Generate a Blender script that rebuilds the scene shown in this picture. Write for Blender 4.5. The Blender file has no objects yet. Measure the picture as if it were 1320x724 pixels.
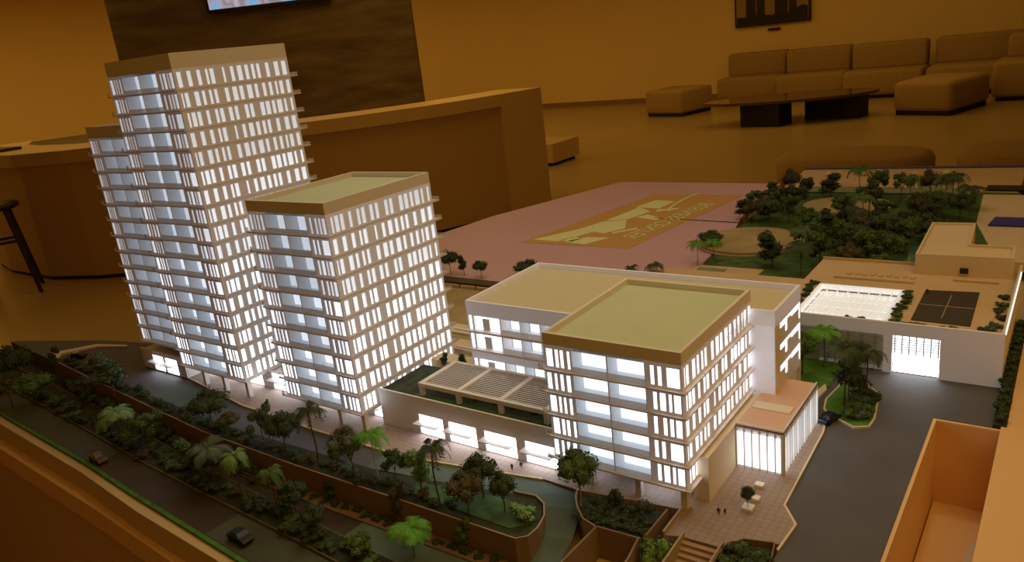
import bpy, bmesh, math, random
from mathutils import Vector, Matrix, noise
random.seed(7)
S = bpy.context.scene
C = S.collection
# ---------------------------------------------------------------- camera
F = Vector((-0.5827132, 0.75741735, -0.29455776)); RT = Vector((0.80821442, 0.57804257, -0.11249995)); UP = Vector((-0.08505751, 0.30362104, 0.94898866))
cam_d = bpy.data.cameras.new('camera'); cam = bpy.data.objects.new('camera', cam_d); C.objects.link(cam)
m = Matrix((RT, UP, -F)).transposed().to_4x4(); m.translation = Vector((0, 0, 0.70)); cam.matrix_world = m
cam_d.sensor_fit = 'HORIZONTAL'; cam_d.sensor_width = 36.0; cam_d.lens = 989.75 / 1320 * 36; cam_d.clip_start = 0.02; cam_d.clip_end = 60
S.camera = cam
# ---------------------------------------------------------------- world, lamps, exposure
w = bpy.data.worlds.new('world'); S.world = w; w.use_nodes = True
w.node_tree.nodes['Background'].inputs[0].default_value = (1.0, .55, .15, 1); w.node_tree.nodes['Background'].inputs[1].default_value = .01
S.view_settings.view_transform = 'Standard'; S.view_settings.look = 'None'; S.view_settings.exposure = 0; S.view_settings.gamma = 1
def area(name, loc, size, power, col, sizey=None, rot=(0, 0, 0), spread=None):
    d = bpy.data.lights.new(name, 'AREA'); d.energy = power; d.color = col; d.size = size
    if sizey: d.shape = 'RECTANGLE'; d.size_y = sizey
    if spread: d.spread = math.radians(spread)
    o = bpy.data.objects.new(name, d); o.location = loc; o.rotation_euler = rot; C.objects.link(o); return o
def spot(name, loc, target, power, col, ang, blend=.6, size=.08):
    d = bpy.data.lights.new(name, 'SPOT'); d.energy = power; d.color = col; d.spot_size = math.radians(ang); d.spot_blend = blend; d.shadow_soft_size = size
    o = bpy.data.objects.new(name, d); o.location = loc; C.objects.link(o)
    o.rotation_euler = (Vector(target) - Vector(loc)).to_track_quat('-Z', 'Y').to_euler(); return o
WARM = (1, .585, .105)
area('room_light_lounge', (-3, 10.5, 2.35), 5, 36, WARM, 4)
area('room_light_desk', (-4.6, 4.6, 2.35), 3.0, 34, WARM, 3)
area('room_light_left', (-10.5, 3.5, 2.35), 4, 60, WARM, 5)
area('far_left_fill_light', (-9.5, 9.5, 2.35), 5, 58, WARM, 4)  # unseen fill added to lift the left and centre walls
area('room_light_near', (1.6, .3, 2.35), 3, 38, WARM, 3)
area('model_fill_light', (-1.0, 1.7, 2.3), 2.2, 5, (1, .84, .60), 1.6, spread=110)  # unseen fill added to brighten the model's trees and roads
spot('model_spot_right', (-.3, 1.9, 2.3), (-.55, 1.15, .2), 13, (1, .96, .62), 44, .8)
spot('model_spot_middle', (-1.2, 1.9, 2.3), (-1.05, 1.1, .3), 13, (1, 1, .60), 40, .8)
spot('model_spot_rear', (-1.1, 3.5, 2.3), (-1.2, 2.6, 0), 9, (1, .78, .72), 60, .8)

# ---------------------------------------------------------------- materials
MATS = {}
def mat(name, col, rough=.6, emit=None, es=0, noise_scale=None, noise_amt=.15, spec=.4, metal=0, bump=0, alpha=None, trans=0, col2=None, stretch=None):
    if name in MATS: return MATS[name]
    mt = bpy.data.materials.new(name); mt.use_nodes = True; nt = mt.node_tree; b = nt.nodes['Principled BSDF']
    b.inputs['Base Color'].default_value = (*col, 1); b.inputs['Roughness'].default_value = rough
    b.inputs['Specular IOR Level'].default_value = spec; b.inputs['Metallic'].default_value = metal
    if trans: b.inputs['Transmission Weight'].default_value = trans
    if emit: b.inputs['Emission Color'].default_value = (*emit, 1); b.inputs['Emission Strength'].default_value = es
    if noise_scale:
        tc = nt.nodes.new('ShaderNodeTexCoord'); n = nt.nodes.new('ShaderNodeTexNoise'); n.inputs['Scale'].default_value = noise_scale; n.inputs['Detail'].default_value = 5
        src = tc.outputs['Object']
        if stretch:
            mp = nt.nodes.new('ShaderNodeMapping'); mp.inputs['Scale'].default_value = stretch; nt.links.new(src, mp.inputs[0]); src = mp.outputs[0]
        nt.links.new(src, n.inputs['Vector'])
        r = nt.nodes.new('ShaderNodeValToRGB'); r.color_ramp.elements[0].position = .3; r.color_ramp.elements[1].position = .7
        c1 = [max(0, c * (1 - noise_amt)) for c in col]; c2 = col2 or [min(1, c * (1 + noise_amt)) for c in col]
        r.color_ramp.elements[0].color = (*c1, 1); r.color_ramp.elements[1].color = (*c2, 1)
        nt.links.new(n.outputs['Fac'], r.inputs[0]); nt.links.new(r.outputs[0], b.inputs['Base Color'])
        if bump:
            bp = nt.nodes.new('ShaderNodeBump'); bp.inputs['Strength'].default_value = bump; bp.inputs['Distance'].default_value = .01
            nt.links.new(n.outputs['Fac'], bp.inputs['Height']); nt.links.new(bp.outputs[0], b.inputs['Normal'])
    MATS[name] = mt; return mt
LED = (.80, .89, 1.0)
white = mat('white_acrylic', (.78, .73, .71), .5, noise_scale=3, noise_amt=.02)
glow = {k: mat('backlit_acrylic_' + k, (.78, .73, .70), .5, (.86, .90, 1), e) for k, e in (('tall', .05), ('rear', .055), ('mid', .095), ('low', .07), ('wide', .11))}  # faint emission stands in for light coming through the walls
whiteb = mat('bright_acrylic', (.84, .82, .82), .4)
loggm = mat('loggia_acrylic_glow', (.62, .625, .64), .5, (.80, .88, 1), .05)  # weak emission paints the lit look of the recess walls
ledge = mat('ledge_acrylic', (.72, .67, .66), .35)
roofm = mat('roof_card', (.58, .64, .46), .8, noise_scale=2, noise_amt=.03)
lit = [mat('lit_window_%s' % n, (.8, .85, .9), .5, LED, s) for n, s in (('dim', .50), ('medium', .72), ('bright', 1.2), ('brightest', 2.3))]
litbase = mat('lit_ground_window', (.9, .9, .9), .5, (.88, .94, 1), 5.0)
wallm = mat('cream_wall_paint', (.86, .66, .36), .8, noise_scale=.6, noise_amt=.02)
floorm = mat('polished_floor', (.40, .29, .16), .30, noise_scale=.8, noise_amt=.06, spec=.5)
ceilm = mat('ceiling_paint', (.8, .65, .4), .9)
stone = mat('carved_stone_panel', (.15, .105, .065), .75, noise_scale=2.2, noise_amt=.28, bump=1.0, stretch=(1, 1, 5))
deskm = mat('desk_white_lacquer', (.66, .48, .28), .4)
deskb = mat('desk_front_panel', (.56, .39, .22), .5)
dark = mat('dark_brown_wood', (.030, .016, .008), .5)
blackm = mat('black_plinth', (.012, .009, .006), .6)
sofam = mat('sofa_fabric', (.40, .27, .14), .9, noise_scale=60, noise_amt=.15, bump=.2)
glassy = mat('smoked_glass_top', (.10, .055, .03), .08, spec=.6)
asph = mat('asphalt', (.10, .095, .10), .75, noise_scale=14, noise_amt=.12)
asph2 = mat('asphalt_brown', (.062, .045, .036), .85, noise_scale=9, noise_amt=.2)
teal = mat('teal_reflection_tint', (.105, .155, .13), .8, noise_scale=12, noise_amt=.12)  # road tint that paints in a reflection from the glass case
olive = mat('olive_reflection_tint', (.075, .082, .05), .85, noise_scale=8, noise_amt=.15)  # olive version of the painted glass reflection
soil = mat('dark_planting_soil', (.035, .04, .018), .95, noise_scale=40, noise_amt=.5)
grass = mat('model_grass', (.07, .19, .025), .95, noise_scale=50, noise_amt=.3)
grassd = mat('dark_model_grass', (.06, .13, .035), .95, noise_scale=40, noise_amt=.4)
cream = mat('cream_board', (.72, .60, .42), .7, noise_scale=5, noise_amt=.05)
rimm = mat('cream_rim', (.62, .46, .25), .6)
fasc = mat('table_fascia', (.82, .52, .25), .55)
fascd = mat('table_body_panel', (.60, .40, .20), .6)
wallb = mat('retaining_wall_board', (.23, .145, .085), .7, noise_scale=6, noise_amt=.1)
wallt = mat('wall_coping', (.40, .30, .19), .6)
kerbm = mat('thin_kerb', (.20, .16, .08), .7)
pink = mat('mauve_panel', (.62, .40, .52), .5, noise_scale=2, noise_amt=.04)
orange = mat('ochre_sign_reflection', (.60, .36, .12), .5)
lime = mat('lime_sign_reflection', (.80, .90, .50), .5)
sand = mat('sand_card', (.42, .33, .17), .85, noise_scale=12, noise_amt=.15)
sandp = mat('tan_deck', (.62, .46, .28), .8, noise_scale=7, noise_amt=.08)
navy = mat('navy_edge', (.03, .035, .30), .5)
sea = mat('teal_water', (.07, .17, .14), .15)
courtm = mat('dark_court', (.05, .040, .038), .6, noise_scale=8, noise_amt=.15)
linem = mat('court_line', (.35, .28, .22), .6)
terra = mat('terracotta_deck', (.66, .40, .26), .7, noise_scale=5, noise_amt=.08)
glassm = mat('clear_balustrade', (.80, .84, .88), .15, spec=.5, emit=LED, es=.10)
leafd = mat('leaf_dark', (.050, .078, .036), .85, noise_scale=60, noise_amt=.55)
leafm = mat('leaf_mid', (.085, .15, .045), .8, noise_scale=60, noise_amt=.5)
leafl = mat('leaf_light', (.18, .32, .12), .75, noise_scale=60, noise_amt=.4)
leafy = mat('leaf_bright_green', (.11, .32, .02), .7, noise_scale=50, noise_amt=.35)
leafg = mat('leaf_grey_green', (.10, .14, .09), .8, noise_scale=60, noise_amt=.45)
leafb = mat('leaf_brownish', (.085, .08, .042), .85, noise_scale=60, noise_amt=.5)
trunkm = mat('trunk_brown', (.09, .055, .03), .9, noise_scale=50, noise_amt=.3)
trunkl = mat('trunk_pale', (.42, .26, .14), .8)
carpaint = {'black': mat('car_black', (.01, .012, .014), .25), 'brown': mat('car_brown', (.13, .06, .035), .4), 'blue': mat('car_navy', (.012, .02, .06), .25)}
carglass = mat('car_window', (.03, .035, .04), .1)
tyre = mat('tyre', (.01, .01, .01), .8)
figm = mat('figurine_dark', (.05, .03, .03), .7)
# tiled paving (tiles here are under ten pixels, so the material carries them)
def paving():
    mt = bpy.data.materials.new('paving_tiles'); mt.use_nodes = True; nt = mt.node_tree; b = nt.nodes['Principled BSDF']; b.inputs['Roughness'].default_value = .7
    tc = nt.nodes.new('ShaderNodeTexCoord'); br = nt.nodes.new('ShaderNodeTexBrick'); br.offset = 0; br.inputs['Scale'].default_value = 1
    br.inputs['Brick Width'].default_value = .0115; br.inputs['Row Height'].default_value = .0115; br.inputs['Mortar Size'].default_value = .0006
    br.inputs['Color1'].default_value = (.37, .28, .235, 1); br.inputs['Color2'].default_value = (.34, .255, .215, 1); br.inputs['Mortar'].default_value = (.26, .19, .155, 1)
    nt.links.new(tc.outputs['Object'], br.inputs['Vector']); nt.links.new(br.outputs['Color'], b.inputs['Base Color']); return mt
pavem = paving()
def translucent(name, col, a):
    mt = bpy.data.materials.new(name); mt.use_nodes = True; nt = mt.node_tree; nt.nodes.clear()
    o = nt.nodes.new('ShaderNodeOutputMaterial'); mx = nt.nodes.new('ShaderNodeMixShader'); t = nt.nodes.new('ShaderNodeBsdfTransparent'); p = nt.nodes.new('ShaderNodeBsdfPrincipled')
    p.inputs['Base Color'].default_value = (*col, 1); p.inputs['Roughness'].default_value = .2; mx.inputs[0].default_value = a
    nt.links.new(t.outputs[0], mx.inputs[1]); nt.links.new(p.outputs[0], mx.inputs[2]); nt.links.new(mx.outputs[0], o.inputs[0]); return mt
clear = translucent('clear_acrylic', (.75, .75, .75), .28)
frost = translucent('frosted_acrylic', (.85, .88, .92), .55)

# ---------------------------------------------------------------- builders
ORD = ['first', 'second', 'third', 'fourth', 'fifth', 'sixth', 'seventh', 'eighth', 'ninth', 'tenth', 'eleventh', 'twelfth', 'thirteenth', 'fourteenth', 'fifteenth', 'sixteenth', 'seventeenth', 'eighteenth', 'nineteenth', 'twentieth']
TENS = {2: 'twenty', 3: 'thirty', 4: 'forty', 5: 'fifty'}
def nth(i): i += 1; return ORD[i - 1] if i <= 20 else (TENS[i // 10] + ('-' + ORD[i % 10 - 1] if i % 10 else 'th' )).replace('tyth', 'tieth')
COL = {'leaf_dark': 'dark', 'leaf_mid': 'green', 'leaf_brownish': 'brownish', 'leaf_grey_green': 'grey-green'}
class MB:
    def __init__(s): s.v = []; s.f = []
    def box(s, lo, hi):
        n = len(s.v); x0, y0, z0 = lo; x1, y1, z1 = hi
        s.v += [(x0, y0, z0), (x1, y0, z0), (x1, y1, z0), (x0, y1, z0), (x0, y0, z1), (x1, y0, z1), (x1, y1, z1), (x0, y1, z1)]
        s.f += [[n + i for i in q] for q in ((3, 2, 1, 0), (4, 5, 6, 7), (0, 1, 5, 4), (1, 2, 6, 5), (2, 3, 7, 6), (3, 0, 4, 7))]; return s
    def prism(s, pts, z0, z1):
        a = sum(pts[i][0] * pts[(i + 1) % len(pts)][1] - pts[(i + 1) % len(pts)][0] * pts[i][1] for i in range(len(pts)))
        if a < 0: pts = pts[::-1]
        n = len(s.v); k = len(pts)
        s.v += [(p[0], p[1], z0) for p in pts] + [(p[0], p[1], z1) for p in pts]
        s.f += [[n + i for i in range(k)][::-1], [n + k + i for i in range(k)]] + [[n + i, n + (i + 1) % k, n + k + (i + 1) % k, n + k + i] for i in range(k)]; return s
    def bar(s, a, b, r, n=6, r2=None):
        a = Vector(a); b = Vector(b); d = (b - a).normalized(); u = d.orthogonal().normalized(); v = d.cross(u); o = len(s.v); r2 = r if r2 is None else r2
        for p, rr in ((a, r), (b, r2)):
            for i in range(n):
                t = 2 * math.pi * i / n; s.v.append(tuple(p + u * math.cos(t) * rr + v * math.sin(t) * rr))
        s.f += [[o + i, o + (i + 1) % n, o + n + (i + 1) % n, o + n + i] for i in range(n)] + [[o + i for i in range(n)][::-1], [o + n + i for i in range(n)]]; return s
    def wall(s, path, t, z0, z1):      # ribbon of thickness t to the left of the path
        n = len(path); L = []
        for i, p in enumerate(path):
            a = Vector(path[max(0, i - 1)]); b = Vector(path[min(n - 1, i + 1)]); d = (b - a).normalized(); L.append((p[0] - d.y * t, p[1] + d.x * t))
        o = len(s.v)
        for p, q in zip(path, L): s.v += [(p[0], p[1], z0), (q[0], q[1], z0), (q[0], q[1], z1), (p[0], p[1], z1)]
        for i in range(n - 1):
            a = o + 4 * i; b = a + 4
            s.f += [[a, b, b + 3, a + 3], [a + 1, a + 2, b + 2, b + 1], [a + 3, b + 3, b + 2, a + 2], [a, a + 1, b + 1, b]]
        s.f += [[o, o + 3, o + 2, o + 1], [o + 4 * n - 4, o + 4 * n - 3, o + 4 * n - 2, o + 4 * n - 1]]; return s
    def mesh(s, name, m):
        me = bpy.data.meshes.new(name); me.from_pydata(s.v, [], s.f); me.materials.append(m); me.update(); return me
    def build(s, name, m, parent=None, bevel=0, smooth=False):
        me = s.mesh(name, m)
        if parent is not None:
            off = Matrix.Translation(-Vector(wloc(parent))); me.transform(off)
        else:
            c = sum((Vector(v) for v in s.v), Vector()) / len(s.v); c.z = min(v[2] for v in s.v); me.transform(Matrix.Translation(-c))
        o = bpy.data.objects.new(name, me); C.objects.link(o)
        if parent is not None: o.parent = parent
        else: o.location = c
        if smooth:
            for p in me.polygons: p.use_smooth = True
        if bevel:
            b = o.modifiers.new('bevel', 'BEVEL'); b.width = bevel; b.segments = 3; b.limit_method = 'ANGLE'
        return o
def wloc(o):
    l = Vector(o.location)
    while o.parent: o = o.parent; l += Vector(o.location)
    return l
def tag(o, label=None, cat=None, group=None, kind=None):
    if label: o['label'] = label
    if cat: o['category'] = cat
    if group: o['group'] = group
    if kind: o['kind'] = kind
    return o
def thing(name, loc, label, cat, group=None, kind=None):
    o = bpy.data.objects.new(name, None); o.empty_display_size = .02; o.location = loc; C.objects.link(o); return tag(o, label, cat, group, kind)
CUBES = {}
def piece(name, m, parent, lo, hi, label=None):
    """a box part sharing one unit cube mesh per material"""
    if m.name not in CUBES: CUBES[m.name] = MB().box((-.5, -.5, -.5), (.5, .5, .5)).mesh('unit_' + m.name, m)
    o = bpy.data.objects.new(name, CUBES[m.name]); C.objects.link(o); o.parent = parent
    c = (Vector(lo) + Vector(hi)) / 2; o.location = c - wloc(parent); o.scale = [max(1e-5, abs(b - a)) for a, b in zip(lo, hi)]
    if label: o['label'] = label
    return o

# ================================================================ ROOM
FZ = -.75
def struct(o): o['kind'] = 'structure'; return o
struct(MB().box((-17, -5, FZ - .1), (7, 16, FZ)).build('floor', floorm))
struct(MB().box((-17, -5, 2.45), (7, 16, 2.55)).build('ceiling', ceilm))
arc = [(6, 14.35), (-7, 14.38), (-9.8, 14.36), (-11.6, 13.7), (-13.0, 12.3), (-13.9, 10.2), (-14.3, 7.5), (-14.3, 4), (-13.8, 1), (-13, -3.5)]
sm = []
for i in range(len(arc) - 1):
    p0 = Vector(arc[max(0, i - 1)]); p1 = Vector(arc[i]); p2 = Vector(arc[i + 1]); p3 = Vector(arc[min(len(arc) - 1, i + 2)])
    for k in range(6):
        t = k / 6; sm.append(tuple(.5 * ((2 * p1) + (p2 - p0) * t + (2 * p0 - 5 * p1 + 4 * p2 - p3) * t * t + (3 * p1 - p0 - 3 * p2 + p3) * t ** 3)))
sm.append(arc[-1])
struct(MB().wall(sm, -.15, FZ, 2.45).build('wall_back', wallm, smooth=False))
struct(MB().wall([(p[0], p[1]) for p in sm[:20]], .02, FZ, FZ + .09).build('baseboard_back', mat('baseboard_brown', (.30, .18, .08), .6)))
struct(MB().box((6, -3.6, FZ), (6.15, 14.5, 2.45)).build('wall_right', wallm))
struct(MB().box((-14, -3.75, FZ), (6.15, -3.6, 2.45)).build('wall_front', wallm))
# feature wall behind the desk
A = Vector((-8.598, 4.632)); B = Vector((-6.03, 6.611)); D = (B - A).normalized(); N = Vector((-D.y, D.x))
fw = thing('feature_wall', ((A.x + B.x) / 2, (A.y + B.y) / 2, FZ), 'dark brown rippled stone feature wall behind the reception desk', 'wall')
MB().prism([A, B, B + N * .18, A + N * .18], FZ, 2.45).build('core_panel', stone, fw)
# rippled relief, strips of real depth
mb = MB(); nx, nz = 60, 50; L = (B - A).length; o = 0
for j in range(nz + 1):
    for i in range(nx + 1):
        s_ = L * i / nx; z = FZ + 3.2 * j / nz
        h = .05 * noise.fractal(Vector((s_ * .9, z * 4.5, 3)), 1, 2, 3) + .012 * math.sin(z * 30 + 3 * noise.noise(Vector((s_ * 1.5, z * 2, 0))) * 3)
        if i in (0, nx) or j in (0, nz): h = 0
        p = A + D * s_ - N * (.02 + h); mb.v.append((p.x, p.y, z))
for j in range(nz):
    for i in range(nx):
        a = j * (nx + 1) + i; mb.f.append([a, a + 1, a + nx + 2, a + nx + 1])
mb.build('rippled_face', stone, fw, smooth=True)
# television
T0 = Vector((-7.646, 5.201)); T1 = Vector((-6.595, 6.00)); TD = (T1 - T0).normalized(); TN = Vector((TD.y, -TD.x)); z0 = 1.36; zt = z0 + .74
off = -TN * .0
tv = thing('television', ((T0.x + T1.x) / 2, (T0.y + T1.y) / 2, z0), 'wall-mounted television showing pink and blue picture on dark stone wall', 'television')
MB().prism([T0, T1, T1 - TN * .10, T0 - TN * .10], z0, zt).build('housing', blackm, tv)
def screen_mat():
    mt = bpy.data.materials.new('screen_picture'); mt.use_nodes = True; nt = mt.node_tree; b = nt.nodes['Principled BSDF']; b.inputs['Base Color'].default_value = (.01, .01, .01, 1); b.inputs['Roughness'].default_value = .2
    tc = nt.nodes.new('ShaderNodeTexCoord'); mp = nt.nodes.new('ShaderNodeMapping'); nt.links.new(tc.outputs['Generated'], mp.inputs[0]); mp.inputs['Scale'].default_value = (2.2, 2.2, 1.6)
    vo = nt.nodes.new('ShaderNodeTexNoise'); vo.inputs['Scale'].default_value = 1.6; vo.inputs['Detail'].default_value = 3; nt.links.new(mp.outputs[0], vo.inputs['Vector'])
    r = nt.nodes.new('ShaderNodeValToRGB'); cs = [(.0, (.05, .35, .75)), (.38, (.16, .5, .85)), (.45, (.45, .42, .55)), (.52, (.30, .24, .28)), (.58, (.55, .5, .6)), (.66, (.6, .2, .4)), (.8, (.3, .1, .2))]
    r.color_ramp.elements[0].position = 0; r.color_ramp.elements[0].color = (*cs[0][1], 1); r.color_ramp.elements[1].position = .8; r.color_ramp.elements[1].color = (*cs[-1][1], 1)
    for p, c in cs[1:-1]: e = r.color_ramp.elements.new(p); e.color = (*c, 1)
    nt.links.new(vo.outputs['Fac'], r.inputs[0]); nt.links.new(r.outputs[0], b.inputs['Emission Color']); b.inputs['Emission Strength'].default_value = .8; return mt
q0 = T0 + TD * .025 + TN * .003; q1 = T1 - TD * .025 + TN * .003
MB().prism([q0, q1, q1 - TN * .004, q0 - TN * .004], z0 + .03, zt - .03).build('screen', screen_mat(), tv)

# reception desk
path = [(-8.9, 3.05), (-8.2, 2.72), (-7.6, 2.60), (-6.85, 2.61), (-6.36, 2.77), (-6.0, 2.98), (-5.45, 3.36), (-4.9, 3.8), (-4.52, 4.2), (-4.23, 4.62), (-4.08, 4.95), (-3.97, 5.3), (-3.90, 5.62), (-3.88, 5.78)]
rd = thing('reception_desk', (-5.8, 3.6, FZ), 'long curved white reception desk with an overhanging lighter counter band', 'desk')
def inset(p, d):
    out = []
    for i, q in enumerate(p):
        a = Vector(p[max(0, i - 1)]); b = Vector(p[min(len(p) - 1, i + 1)]); t = (b - a).normalized(); out.append((q[0] - t.y * d, q[1] + t.x * d))
    return out
MB().wall(path, .55, .20, .30).build('counter_top', deskm, rd)
MB().wall(inset(path, .035)[:-2], .06, FZ + .03, .20).build('front_panel', deskb, rd)
MB().wall(inset(path, .05)[:-2], .05, FZ, FZ + .03).build('toe_kick', blackm, rd)
MB().wall(path[-3:], .60, FZ + .02, .20).build('end_panel', deskm, rd)
MB().wall(inset(path, .50)[3:-2], .05, FZ, .20).build('inner_panel', deskb, rd)
# back counter, dark, seen past the desk's left end
bc = thing('back_counter', (-8.0, 3.55, FZ), 'dark-topped low back counter behind the left end of the desk', 'counter')
MB().prism([(-9.6, 3.9), (-8.6, 3.5), (-7.0, 3.62), (-6.8, 4.0), (-7.4, 4.4), (-9.3, 4.5)], FZ, .20).build('body', deskb, bc)
MB().prism([(-9.62, 3.88), (-8.6, 3.47), (-6.98, 3.6), (-6.77, 4.0), (-7.38, 4.43), (-9.32, 4.53)], .20, .245).build('worktop', dark, bc)
kb = MB().box((-7.9, 2.78, .3), (-7.45, 2.95, .325)).build('document_tray', dark); tag(kb, 'flat dark tray lying on the left end of the reception desk', 'tray')
# low plinth past the desk
lp = thing('low_plinth', (-5.2, 7.75, FZ), 'low pale plinth with a dark base past the desk end', 'plinth')
MB().box((-5.65, 7.60, FZ + .04), (-5.02, 8.2, FZ + .26)).build('block', deskb, lp); MB().box((-5.60, 7.63, FZ), (-5.06, 8.15, FZ + .04)).build('base', blackm, lp)
# bar stool
def stool(cx, cy, rot):
    t = thing('bar_stool', (cx, cy, FZ), 'dark wooden bar stool standing at the left end of the reception desk', 'stool')
    sb = MB(); n = 20; zs = [.665, .68, .70, .715, .72]; rs = [.15, .185, .19, .18, .10]; h0 = FZ
    for z, r in zip(zs, rs):
        for i in range(n): a = 2 * math.pi * i / n; sb.v.append((cx + r * math.cos(a), cy + r * math.sin(a), h0 + z))
    for k in range(len(zs) - 1):
        for i in range(n): sb.f.append([k * n + i, k * n + (i + 1) % n, (k + 1) * n + (i + 1) % n, (k + 1) * n + i])
    sb.f.append(list(range(n))[::-1]); sb.f.append([4 * n + i for i in range(n)]); sb.build('seat', dark, t, smooth=True)
    P = []
    for k in range(4):
        a = rot + k * math.pi / 2; top = Vector((cx + .13 * math.cos(a), cy + .13 * math.sin(a), FZ + .68)); bt = Vector((cx + .24 * math.cos(a), cy + .24 * math.sin(a), FZ)); P.append((top, bt))
        MB().bar(bt, top, .016, 8, .022).build('leg', dark, t)
    for k in range(4):
        f_ = .38 if k % 2 else .52
        a = P[k][0].lerp(P[k][1], f_); b = P[(k + 1) % 4][0].lerp(P[(k + 1) % 4][1], f_); MB().bar(a, b, .012, 8).build('rung', dark, t)
stool(-6.76, 2.34, .35)

# sofa group
def cushion(name, lo, hi, parent, bev=.05, rotz=0, label=None):
    m_ = MB().box(lo, hi); o = m_.build(name, sofam, parent, bevel=bev, smooth=True); return o
def plinth(lo, hi, parent, name='plinth'): return MB().box(lo, hi).build(name, blackm, parent)
def sofa_unit(name, x0, x1, yf, yb, label, back=True, group=None, seat_h=.42):
    t = thing(name, ((x0 + x1) / 2, (yf + yb) / 2, FZ), label, 'sofa', group)
    plinth((x0 + .04, yf + .06, FZ), (x1 - .04, yb, FZ + .06), t)
    cushion('seat', (x0, yf, FZ + .05), (x1, yb, FZ + seat_h), t)
    if back: cushion('backrest', (x0 + .02, yb - .32, FZ + seat_h - .02), (x1 - .02, yb, FZ + .80), t)
    return t
for x0, x1, yf, lb in ((-5.30, -4.22, 13.45, 'left end tan sofa unit, armless, under the framed picture'), (-4.20, -3.12, 13.25, 'second tan sofa unit from the left, behind the oval table'), (-3.10, -1.98, 13.05, 'third tan sofa unit from the left, right of the oval table')):
    sofa_unit('sofa_unit', x0, x1, yf, yf + .85, lb)
sofa_unit('sofa_unit', -1.92, -.62, 12.95, 14.0, 'tan corner sofa unit behind the large ottoman')
t = thing('sofa_unit', (-.3, 12.6, FZ), 'rightmost tan sofa unit with a high side, cut by the right frame edge', 'sofa')
plinth((-.95, 12.05, FZ), (.9, 12.8, FZ + .06), t); cushion('seat', (-1.0, 12.0, FZ + .05), (.9, 12.9, FZ + .50), t); cushion('backrest', (-.9, 12.75, FZ + .48), (.9, 13.05, FZ + .80), t)
def ottoman(pts, h, label, bev=.05):
    cx = sum(p[0] for p in pts) / 4; cy = sum(p[1] for p in pts) / 4
    t = thing('ottoman', (cx, cy, FZ), label, 'ottoman')
    MB().prism([((p[0] - cx) * .92 + cx, (p[1] - cy) * .92 + cy) for p in pts], FZ, FZ + .06).build('plinth', blackm, t)
    MB().prism(pts, FZ + .05, FZ + h).build('cushion', sofam, t, bevel=bev, smooth=True)
ottoman([(-5.97, 11.98), (-5.22, 11.76), (-5.02, 12.6), (-5.85, 12.8)], .42, 'small square tan ottoman standing alone left of the oval table')
ottoman([(-2.0, 11.02), (-1.30, 10.75), (-.98, 11.75), (-1.75, 12.05)], .42, 'large tan ottoman right of the oval glass table', .07)
ct = thing('coffee_table', (-3.3, 10.75, FZ), 'low oval dark glass coffee table on two black block legs', 'table')
MB().prism([(-3.25 + 1.12 * math.cos(a) * .95 - .15 * math.sin(a), 10.85 + .50 * math.sin(a) + .34 * math.cos(a)) for a in [2 * math.pi * i / 40 for i in range(40)]], FZ + .30, FZ + .335).build('table_top', glassy, ct)
MB().prism([(-3.78, 10.42), (-3.22, 10.30), (-3.15, 10.62), (-3.70, 10.74)], FZ, FZ + .30).build('leg', blackm, ct)
MB().prism([(-3.06, 10.90), (-2.36, 10.86), (-2.32, 11.2), (-3.0, 11.24)], FZ, FZ + .30).build('leg', blackm, ct)
def pouf(cx, cy, rx, ry, h, label):
    mb = MB(); n = 32; prof = [(.90, 0), (.97, .06), (1, .2), (1, .75), (.96, .92), (.86, .99), (.4, 1.02), (.02, 1.03)]
    for r, z in prof:
        for i in range(n):
            a = 2 * math.pi * i / n; c_, s_ = math.cos(a), math.sin(a); e = .62
            mb.v.append((cx + rx * r * math.copysign(abs(c_) ** e, c_), cy + ry * r * math.copysign(abs(s_) ** e, s_), FZ + h * z))
    for k in range(len(prof) - 1):
        for i in range(n): mb.f.append([k * n + i, k * n + (i + 1) % n, (k + 1) * n + (i + 1) % n, (k + 1) * n + i])
    mb.f.append([(len(prof) - 1) * n + i for i in range(n)]); o = mb.build('pouf', sofam, smooth=True); tag(o, label, 'pouf')
pouf(-1.52, 6.80, .60, .36, .27, 'rounded tan pouf just behind the model table, left of the pair')
pouf(-.22, 6.95, .55, .40, .27, 'rounded tan pouf behind the model table at the right frame edge')
# framed picture and its label
fp = thing('framed_picture', (-4.55, 14.33, .5), 'framed dark picture of tall towers above trees on the back wall', 'picture')
MB().box((-5.24, 14.30, .49), (-3.92, 14.345, 1.45)).build('frame', blackm, fp)
MB().box((-5.21, 14.295, .52), (-3.95, 14.302, 1.42)).build('print', mat('picture_sky', (.34, .24, .12), .5, noise_scale=3, noise_amt=.15), fp)
for x0, x1, z1, sh in ((-5.03, -4.86, 1.2, 'picture_tower'), (-4.84, -4.70, 1.35, 'picture_tower'), (-4.52, -4.30, 1.25, 'picture_tower'), (-4.28, -4.15, 1.1, 'picture_tower')):
    MB().box((x0, 14.288, .56), (x1, 14.296, z1)).build(sh, dark, fp)
mb = MB(); mb.prism([(0, 0), (1, 0), (1, 1), (0, 1)], 0, 1); mb = MB()
pts = []
for i in range(41):
    x = -5.2 + 1.24 * i / 40; pts.append((x, .56 + .10 + .06 * noise.noise(Vector((x * 6, 0, 0))) + .10 * max(0, (x + 4.3) / .35) + .03 * noise.noise(Vector((x * 25, 0, 0)))))
n = len(pts)
mb.v = [(x, 14.286, .525) for x, z in pts] + [(x, 14.286, z) for x, z in pts]; mb.f = [[i, i + 1, n + i + 1, n + i] for i in range(n - 1)]
mb.build('picture_trees', mat('picture_tree', (.02, .016, .01), .6), fp)
wl = MB().box((-4.66, 14.33, .385), (-4.45, 14.36, .425)).build('wall_label', dark); tag(wl, 'small dark label plate under the framed picture', 'label')

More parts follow.
